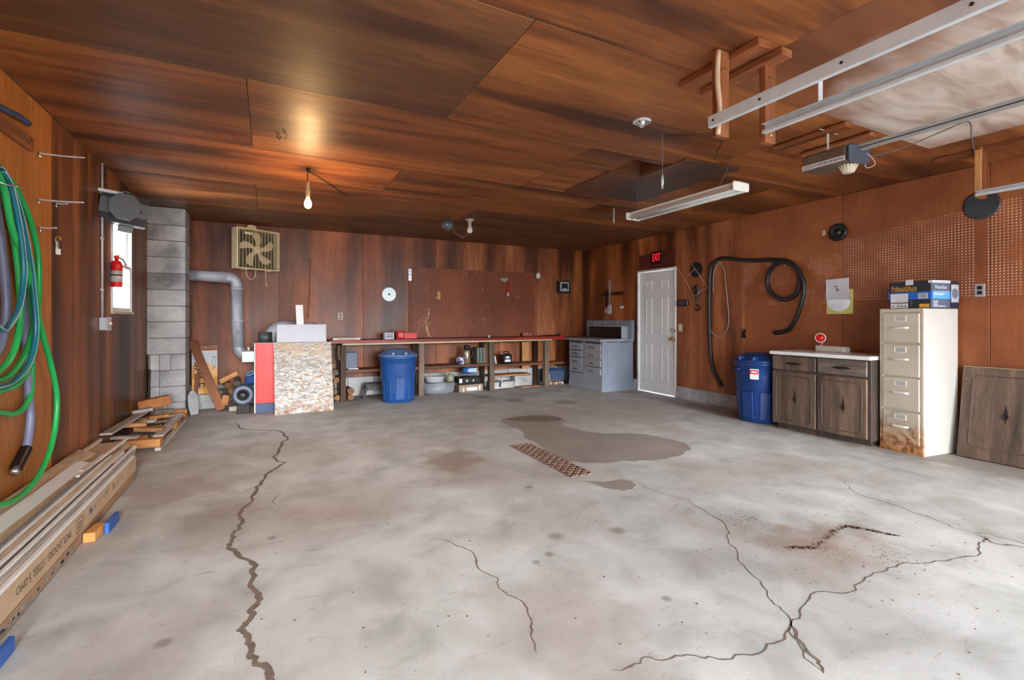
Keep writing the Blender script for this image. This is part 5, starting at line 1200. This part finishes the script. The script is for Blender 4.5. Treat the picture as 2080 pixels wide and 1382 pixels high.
obj('coil', MB().tube([(.06 * math.cos(a) + .008 * math.sin(3 * a), .05 * math.sin(a), .03 + .03 * math.sin(a * 1.3)) for a in [i * .7 for i in range(20)]], .011, 7, 3), plain('pale_blue_cord', (146, 176, 206), .5, 0, .3, 20), t)
simple_box('blue_block', 'blue bag-like bundle between the wood heap and the furnace', 'bundle', (-.21, 7.64, .30), (.14, .12, .16), .2, BLUEP, .03)

# ================================================================== left wall things
HOSEG = plain('green_hose', (34, 168, 84), .32, 0, .1, 6)
HOSET = plain('teal_hose', (20, 104, 118), .32, 0, .1, 6)
HOSEV = plain('grey_violet_hose', (122, 124, 152), .35, 0, .1, 6)
CYH = 3.24                                            # the coil hangs about this line
def closed_loop(right, left_w=1.0):
    """right-hand run of a loop (offset, y, z) from top to bottom, then back up on the far side"""
    left = [(o, CYH - (y - CYH) * left_w, z) for o, y, z in right[::-1] if y - CYH > .12]
    return right + left
rel = lambda P, y, z: [(o, a - y, b - z) for o, a, b in P]
outer = [(.06, 3.30, 2.03), (.06, 3.44, 2.002), (.06, 3.603, 1.955), (.06, 3.755, 1.844), (.06, 3.84, 1.737), (.06, 3.902, 1.61), (.06, 3.916, 1.473), (.06, 3.902, 1.307), (.055, 3.895, 1.127), (.05, 3.82, .944), (.05, 3.66, .854), (.05, 3.42, .84)]
mid = [(.085, 3.30, 1.99), (.085, 3.467, 1.938), (.085, 3.566, 1.812), (.085, 3.682, 1.641), (.085, 3.768, 1.45), (.085, 3.791, 1.267), (.085, 3.703, 1.074), (.085, 3.535, .948), (.085, 3.36, .91)]
inner = [(.10, 3.30, 1.95), (.10, 3.40, 1.814), (.10, 3.472, 1.67), (.10, 3.535, 1.462), (.10, 3.552, 1.236), (.10, 3.50, 1.083), (.10, 3.40, .99), (.10, 3.25, .95)]
low = [(.035, 3.30, 2.0), (.035, 3.60, 1.85), (.035, 3.80, 1.6), (.035, 3.848, 1.364), (.035, 3.888, 1.068), (.035, 3.885, .80), (.035, 3.80, .707), (.035, 3.65, .69), (.035, 3.45, .73)]
strand = [(.13, 3.10, 1.97), (.12, 3.30, 1.90), (.115, 3.41, 1.70), (.11, 3.60, 1.50), (.10, 3.73, 1.315), (.09, 3.849, 1.167), (.09, 3.996, .938), (.09, 4.09, .739), (.09, 4.08, .574), (.09, 4.011, .43), (.10, 3.82, .31), (.11, 3.56, .262), (.11, 3.30, .29), (.10, 3.05, .42), (.09, 2.92, .7)]
t = thing('green_garden_hose', 'bright green garden hose hanging in long loops on the left wall', 'hose', (XL, 3.3, 1.9))
obj('hose_body', MB().tube(rel(closed_loop(low) + closed_loop(outer) + closed_loop(mid) + closed_loop(inner, .8) + strand, 3.3, 1.9), .0155, 10, 5), HOSEG, t)
t = thing('teal_garden_hose', 'dark teal striped hose hanging among the bright green loops', 'hose', (XL, 3.3, 1.9))
te1 = [(.135, 3.25, 1.955), (.135, 3.33, 1.91), (.135, 3.40, 1.79), (.135, 3.46, 1.639), (.135, 3.49, 1.473), (.135, 3.44, 1.301), (.135, 3.34, 1.2), (.135, 3.24, 1.17)]
te2 = [(.115, 3.25, 1.975), (.115, 3.38, 1.93), (.115, 3.50, 1.80), (.115, 3.60, 1.60), (.115, 3.66, 1.40), (.115, 3.70, 1.15), (.115, 3.62, .98), (.115, 3.46, .90), (.115, 3.30, .88)]
tp_ = rel(closed_loop(te1) + closed_loop(te2), 3.3, 1.9)
obj('hose_body', MB().tube(tp_, .0125, 10, 5), HOSET, t)
obj('pale_stripe', MB().tube([(o + .0105, y + .004, z) for o, y, z in tp_], .004, 6, 5), plain('pale_stripe', (150, 190, 196), .4), t)
t = thing('grey_vacuum_hose', 'grey-violet hose with a ribbed black end hanging on the left wall', 'hose', (XL, 3.7, 1.2))
vp = [(.024, 3.55, 1.95), (.024, 3.66, 1.80), (.024, 3.72, 1.64), (.024, 3.775, 1.418), (.024, 3.826, 1.217), (.025, 3.845, 1.071), (.025, 3.878, .773), (.03, 3.888, .613), (.03, 3.84, .455)]
obj('hose_body', MB().tube(rel(vp, 3.7, 1.2), .021, 12, 6), HOSEV, t)
P0 = Vector((.03, 3.84 - 3.7, .455 - 1.2)); P1 = Vector((.03, 3.70 - 3.7, .365 - 1.2))
obj('ribbed_end', MB().tube([P0 + (P1 - P0) * (i / 24) for i in range(25)], .026, 14, 1, radii=lambda q: .029 if int(round(q * 24)) % 2 else .025), BLACKP, t, label='ribbed black end')
obj('metal_tip', MB().tube([P1, P1 + (P1 - P0) * .16], .022, 12, 1), CHROME, t)
t = thing('grey_hose', 'second grey-violet hose half hidden behind the green loops', 'hose', (XL, 3.5, 1.2))
obj('hose_body', MB().tube([(.02, -.05, .80), (.02, .03, .55), (.02, .11, .21), (.02, .115, .04), (.02, .065, -.11), (.02, -.03, -.18), (.02, -.2, -.22)], .021, 12, 6), HOSEV, t)
t = thing('hose_hook', 'bent pale wire hook carrying the green hose loops', 'hook', (XL, 3.25, 1.93))
obj('wire', MB().tube([(.0, .0, .0), (.08, .0, -.02), (.15, .04, -.035), (.165, .12, -.02), (.15, .19, .0)], .005, 8), CHROME, t)
t = thing('hose_board', 'stained wooden board fixed slanting high on the left wall', 'board', (XL, 3.65, 2.29))
obj('board', MB().box(.001, .03, -.30, .30, -.042, .042, .004), STAIN_Y, t)
obj('rusty_wire', MB().tube([(.034, .10, .01), (.037, .14, .025), (.034, .18, .0), (.037, .21, -.01), (.034, .24, .015)], .003, 6), RUST, t)
tag(obj('blue_hose', MB().tube([(.02, -.25, .0), (.035, .0, .02), (.035, .12, .04), (.03, .26, .045)], .017, 10), plain('blue_hose', (36, 70, 112), .35), loc=(XL, 3.60, 2.345)), 'short dark blue hose lying over the slanted wooden board', 'hose')
for i, (y, z, L) in enumerate(((4.09, 2.283, .23), (4.08, 1.985, .23), (4.10, 1.81, .09), (4.36, 2.02, .07))):
    t = thing('wall_rod', ('upper long thin metal rod sticking out of the left wall', 'lower long thin metal rod sticking out of the left wall', 'short metal rod sticking out below the two long rods', 'short bent nail beside the lower long rod')[i], 'hook', (XL, y, z))
    obj('rod', MB().tube([(0, 0, 0), (L * .5, 0, -.002), (L, .0, .004)], .005, 7), STEEL, t)
    obj('nail_head', MB().tube([(.002, .0, 0), (.012, -.006, -.03)], .007, 7), CHROME, t)
t = thing('key_bunch', 'small bunch of keys with a white tag hanging on the left wall', 'keys', (XL + .012, 4.36, 1.79), rz=-.9)
obj('ring', MB().tube([(.015, .014 * math.cos(a), -.02 + .02 * math.sin(a)) for a in [j * PI / 4 for j in range(8)]], .003, 6, 2, True), BRASS, t)
for i in range(3): obj('key', MB().prism([(-.008, 0), (.008, 0), (.004, -.02), (.004, -.055), (-.004, -.055), (-.004, -.02)], .014 + i * .004, .016 + i * .004, TR(0, (i - 1) * .008, -.03) @ RZ(PI / 2) @ FACE), (STEEL, BRASS, IRON)[i], t)
obj('white_tag', MB().box(.013, .017, -.014, .014, -.125, -.075, .002), WHITEP, t)
t = thing('conduit', 'thin steel conduit running down the left wall to a switch box', 'conduit', (XL, 5.365, 1.18))
obj('tube', MB().tube([(.012, 0, .055), (.012, 0, 1.41)], .009, 10, 1), STEEL, t)
for z in (.30, .75, 1.15): obj('strap', MB().box(.001, .022, -.022, .022, z - .012, z + .012, .003), STEEL, t)
obj('switch_box', MB().box(.001, .055, -.045, .075, -.055, .055, .004), plain('pale_grey_box', (196, 204, 212), .4), t)
obj('switch_plate', MB().box(.0551, .060, -.05, .08, -.06, .06, .003), plain('steel_plate', (206, 210, 214), .35, .3), t)
obj('toggle', MB().box(.060, .078, .01, .02, -.008, .012, .002), CREAM, t)
t = thing('fire_extinguisher', 'small red fire extinguisher hung on the left wall beside the window', 'fire extinguisher', (XL + .06, 5.60, 1.52))
obj('cylinder', MB().lathe([(.040, 0), (.044, .008), (.044, .205), (.034, .235), (.016, .245), (.016, .262), (0, .262)], 22), RED, t)
obj('label', MB().lathe([(.0447, .045), (.0447, .15)], 22), plain('silver_label', (206, 196, 192), .4, 0, .25, 40), t)
obj('red_band', MB().lathe([(.0452, .15), (.0452, .165)], 22), RED, t)
obj('valve', MB().lathe([(.020, .26), (.022, .285), (.010, .295), (0, .295)], 14), RED, t)
obj('lever', MB().bar((.0, -.02, .288), (.02, .055, .305), .016, .008, .002).bar((.0, -.02, .275), (.02, .06, .265), .014, .008, .002), WHITEP, t)
obj('nozzle_hose', MB().tube([(.01, .02, .275), (.03, .08, .26), (.03, .14, .235), (.03, .17, .215)], .008, 8), DGREY, t)
obj('wall_strap', MB().box(-.059, -.040, -.018, .018, .05, .22, .002).lathe([(.0456, .10), (.0456, .115)], 20), DGREY, t)
# grey motor-like heater housing
t = thing('wall_heater', 'dark grey rounded heater housing on a bracket above the window', 'heater', (-1.165, 5.47, 2.215), rot=(0, .12, .25))
obj('housing', MB().prism([(-.06, -.135), (.06, -.135), (.125, -.07), (.125, .06), (.06, .13), (-.06, .13), (-.125, .06), (-.125, -.07)], -.17, .17, RZ(PI / 2) @ RX(PI / 2)), DGREY, t)
obj('end_plate', MB().prism([(-.05, -.115), (.05, -.115), (.105, -.06), (.105, .05), (.05, .11), (-.05, .11), (-.105, .05), (-.105, -.06)], .17, .185, FACE), DGREY, t)
obj('ridge', MB().box(-.022, .022, -.175, .175, .125, .136, .004).box(.122, .134, -.172, .172, -.03, .0, .004), plain('grey_ridge', (104, 108, 112), .4), t)
obj('outlet_spout', MB().box(-.02, .09, .08, .17, -.185, -.12, .006), plain('spout_grey', (128, 130, 128), .4), t)
obj('spout_slot', MB().box(.0, .07, .095, .155, -.1865, -.183), BLACKP, t)
obj('bracket', MB().bar((-.20, -.10, .11), (-.02, -.09, .12), .05, .03, .004).bar((-.20, -.10, .11), (-.20, .10, .0), .03, .12, .004), STEEL, t)
obj('bracket_bolt', MB().lathe([(.02, 0), (.02, .012), (0, .016)], 10, TR(-.02, -.09, .136)), CHROME, t)

# ================================================================== floor by the left wall
t = thing('door_carton', 'long brown door carton on the floor carrying the stacked boards', 'carton', (0, 0, 0))
obj('carton', MB().box(-1.285, -.905, 1.4, 4.60, .055, .165, .004), KRAFT, t)
obj('lower_flap', MB().box(-1.285, -.902, 1.4, 4.55, .004, .054, .003), plain('kraft_dark', (160, 128, 98), .85, 0, .15, 6), t)
INKB = plain('carton_ink', (92, 78, 66), .8)
TM = lambda y, z: TR(-.9043, y, z) @ RZ(PI / 2) @ RX(PI / 2) @ RZ(PI)
text('lettering', 'PNTL DOORS / STEEL 5-0MO', .052, INKB, t, TM(2.93, .118), .0004, (.92, 1.0))
text('stamp', 'GF', .055, INKB, t, TM(3.36, .112), .0004, (1, 1))
obj('stamp_frame', MB().box(-.9049, -.9042, 3.31, 3.41, .075, .080).box(-.9049, -.9042, 3.31, 3.41, .143, .148).box(-.9049, -.9042, 3.31, 3.315, .08, .143).box(-.9049, -.9042, 3.405, 3.41, .08, .143), INKB, t)
r = random.Random(12); sm_ = MB()
for i in range(34):
    y = 3.5 + r.random() * .7; sm_.box(-.9049, -.9042, y, y + r.uniform(.004, .02), .10 + r.random() * .03, .125 + r.random() * .02)
for i in range(46):
    y = 2.25 + r.random() * 1.05; z = .012 + r.random() * .02; sm_.box(-.9019, -.9010, y, y + r.uniform(.01, .04), z, z + r.uniform(.006, .018))
k_ = obj('smudged_print', sm_, plain('grey_ink', (146, 142, 144), .8), t); k_['kind'] = 'stuff'

def strip(name, label, cat, p0, p1, w, h, m, bev=.002, roll=0):
    mb = MB().bar((0, 0, 0), Vector(p1) - Vector(p0), w, h, bev, roll=roll); return tag(obj(name, mb, m, loc=p0), label, cat)
PLYW = wood('raw_plywood', (176, 150, 120), (212, 190, 162), (228, 210, 186), 'y', .7, 6, 60, .4, spec=.25, blotch=.22)
GREYST = wood('grey_wood_strip', (150, 142, 134), (194, 186, 178), (218, 212, 204), 'y', .7, 8, 60, .4, spec=.25, blotch=.2)
WSTR = plain('white_strip', (232, 230, 226), .5, 0, .08, 14)
z0 = .168
strip('plywood_strip', 'wide raw plywood sheet in the stack along the left wall', 'board', (-1.165, 1.4, z0 + .010), (-1.165, 5.10, z0 + .010), .19, .018, PLYW)
strip('plywood_strip', 'raw plywood sheet tilted against the left wall in the stack', 'board', (-1.235, 1.4, z0 + .036), (-1.235, 4.75, z0 + .036), .12, .008, PLYW, roll=.35)
strip('white_plank', 'long white painted plank with a cut corner lying on the stack by the left wall', 'plank', (-1.20, 1.4, z0 + .035), (-1.165, 4.42, z0 + .028), .085, .018, WHITE, roll=.25)
names = [('white_trim', 'white trim strip at the outer edge of the left stack, lowest beside the carton top', -.916, 4.55, 0, WSTR, .022, .016),
 ('grey_trim', 'grey wooden trim strip, second from the outer edge of the left stack', -.939, 4.70, .002, GREYST, .02, .020),
 ('white_trim', 'thin white trim strip, third from the outer edge of the left stack', -.961, 4.84, .004, WSTR, .020, .026),
 ('dark_trim', 'dark slate coloured trim strip among pale ones in the left stack', -.977, 4.30, .010, plain('slate_trim', (86, 90, 96), .5, .2, .15), .008, .022),
 ('white_trim', 'white trim strip just left of the dark slate one in the left stack', -.993, 4.62, .010, WSTR, .020, .028),
 ('tan_trim', 'tan wooden trim strip in the middle of the left stack', -1.016, 4.88, .012, PLYW, .022, .030),
 ('white_trim', 'white trim strip between the tan strip and the steel angle in the left stack', -1.038, 4.50, .014, WSTR, .018, .032),
 ('steel_angle', 'long galvanised steel angle lying in the middle of the left stack', -1.058, 4.10, .020, plain('zinc_angle', (146, 154, 164), .35, .4), .018, .032)]
for nm, lb, x, y1, dz, m, w, h in names: strip(nm, lb, 'trim', (x, 1.4, z0 + dz + h / 2 + .001), (x + .003, y1, z0 + dz + h / 2 + .001), w, h, m)
strip('thin_batten', 'thin pale batten lying askew on the plywood in the left stack', 'batten', (-1.10, 4.05, z0 + .030), (-1.04, 5.0, z0 + .062), .02, .014, WSTR)
strip('short_batten', 'short broken pale batten piece on the plywood in the left stack', 'batten', (-1.12, 4.20, z0 + .027), (-1.10, 4.62, z0 + .027), .03, .012, WSTR)
strip('wall_batten', 'thin grey batten between the plywood and the left wall', 'batten', (-1.275, 4.2, z0 + .03), (-1.262, 5.2, z0 + .03), .016, .03, GREYST)
# blocks under the carton
t = thing('blue_end_block', 'orange wooden block with a blue painted end sticking out from the carton', 'block', (-.85, 3.46, 0), .0)
obj('wood_block', MB().bar((-.02, -.09, .027), (-.005, .06, .027), .055, .052, .004), plain('orange_wood', (204, 140, 76), .7, 0, .15, 16), t)
obj('blue_end', MB().bar((.035, .0, .032), (.04, .19, .032), .022, .062, .004), BLUEP, t, label='blue painted end')
t = thing('blue_end_block', 'blue-ended wooden block near the lower left corner of the picture', 'block', (-.87, 2.28, 0), .0)
obj('wood_block', MB().bar((-.01, -.10, .025), (.0, .03, .025), .04, .046, .004), plain('tan_wood', (196, 160, 112), .7, 0, .15, 16), t)
obj('blue_end', MB().bar((.03, -.02, .03), (.032, .12, .03), .02, .058, .004), BLUEP, t, label='blue painted end')
# pallet wood by the chimney
SPL = wood('split_kindling', (140, 88, 48), (186, 128, 78), (206, 158, 108), 'y', .8, 8, 60, .5, spec=.25)
def kind(name, label, p0, p1, w, h, m, bev=.004): return strip(name, label, 'board', p0, p1, w, h, m, bev)
kind('pallet_runner', 'thick orange pallet runner at the near end of the scrap wood heap', (-1.24, 5.50, .075), (-.885, 5.46, .075), .09, .075, PINE_X)
kind('pallet_runner', 'pallet runner on the far side of the scrap wood heap beside the chimney', (-1.10, 6.98, .075), (-.88, 7.02, .075), .09, .09, PINE_X)
kind('pallet_skid', 'dark lower skid board lying on the floor under the scrap wood heap', (-.905, 5.42, .018), (-.885, 6.95, .018), .05, .03, GREYST)
kind('pallet_board', 'grey pallet slat lying along the open side of the scrap heap', (-.915, 5.50, .125), (-.905, 6.60, .125), .09, .018, GREYST)
kind('pallet_block', 'orange upright pallet block under the grey slat', (-.905, 6.25, .075), (-.905, 6.50, .075), .06, .078, PINE)
kind('pallet_board', 'grey weathered board against the left wall beside the scrap heap', (-1.255, 5.30, .22), (-1.20, 6.75, .20), .09, .02, GREYST)
kind('squared_timber', 'thick orange squared timber lying across the top of the scrap heap', (-1.28, 6.58, .26), (-1.00, 6.66, .305), .11, .105, wood('orange_timber', (150, 88, 40), (196, 124, 62), (212, 152, 92), 'x', .7, 5, 50, .4))
r = random.Random(17)
cols = [SPL, GREYST, SPL, PINE_X, BARK]
for i in range(16):
    x = -1.10 + r.uniform(-.12, .10); y = 5.62 + i * .075 + r.uniform(-.03, .03); z = .07 + .04 * (i % 4) + (.03 if y > 6.4 else 0); a = r.uniform(-.9, .9); L = r.uniform(.14, .24)
    o = kind('kindling', ('orange-brown split', 'grey weathered', 'knotty split', 'pale pine', 'bark-grey')[i % 5] + ' scrap piece ' + ('at the near end of' if i < 5 else 'in the middle of' if i < 11 else 'at the far end of') + ' the heap before the chimney', (x - L / 2 * math.cos(a), y - L / 2 * math.sin(a), z), (x + L / 2 * math.cos(a), y + L / 2 * math.sin(a), z + r.uniform(-.02, .03)), r.uniform(.05, .09), r.uniform(.02, .04), cols[i % 5])
    o['group'] = 'scrap wood heap before the chimney'; o['category'] = 'kindling'
for i in range(6):
    x = -.99 + r.uniform(-.06, .06); y = 6.70 + i * .05; z = .06 + .03 * (i % 3)
    o = kind('kindling', ('orange-brown', 'grey weathered', 'knotty', 'pale pine')[i % 4] + ' crosswise stick under the thick timber at the chimney foot', (x - .1, y, z), (x + .1, y + r.uniform(-.05, .05), z + .02), .06, .03, cols[i % 4])
    o['group'] = 'scrap wood heap before the chimney'; o['category'] = 'kindling'

# floor drain: rusty grating
t = thing('drain_grate', 'long rusty expanded steel drain grate set in the concrete floor', 'grate', (2.18, 3.58, 0))
obj('trough', MB().box(-.10, .10, -.51, .51, .0008, .0016), plain('drain_dark', (40, 32, 30), .9), t)
dr = MB(); nx, ny = 5, 26
for i in range(ny + 1):
    y = -.51 + i * 1.02 / ny
    for j in range(nx):
        x0 = -.10 + j * .04; s = .02 if (i + j) % 2 else -.02
        dr.bar((x0, y, .006), (x0 + .04, max(-.51, min(.51, y + s)), .006), .010, .009)
for j in range(nx + 1): dr.bar((-.10 + j * .04, -.51, .004), (-.10 + j * .04, .51, .004), .006, .006)
mk = obj('mesh', dr, plain('rusty_grate', (132, 104, 92), .8, .1, .4, 30, bump=.4), t); mk['kind'] = 'stuff'
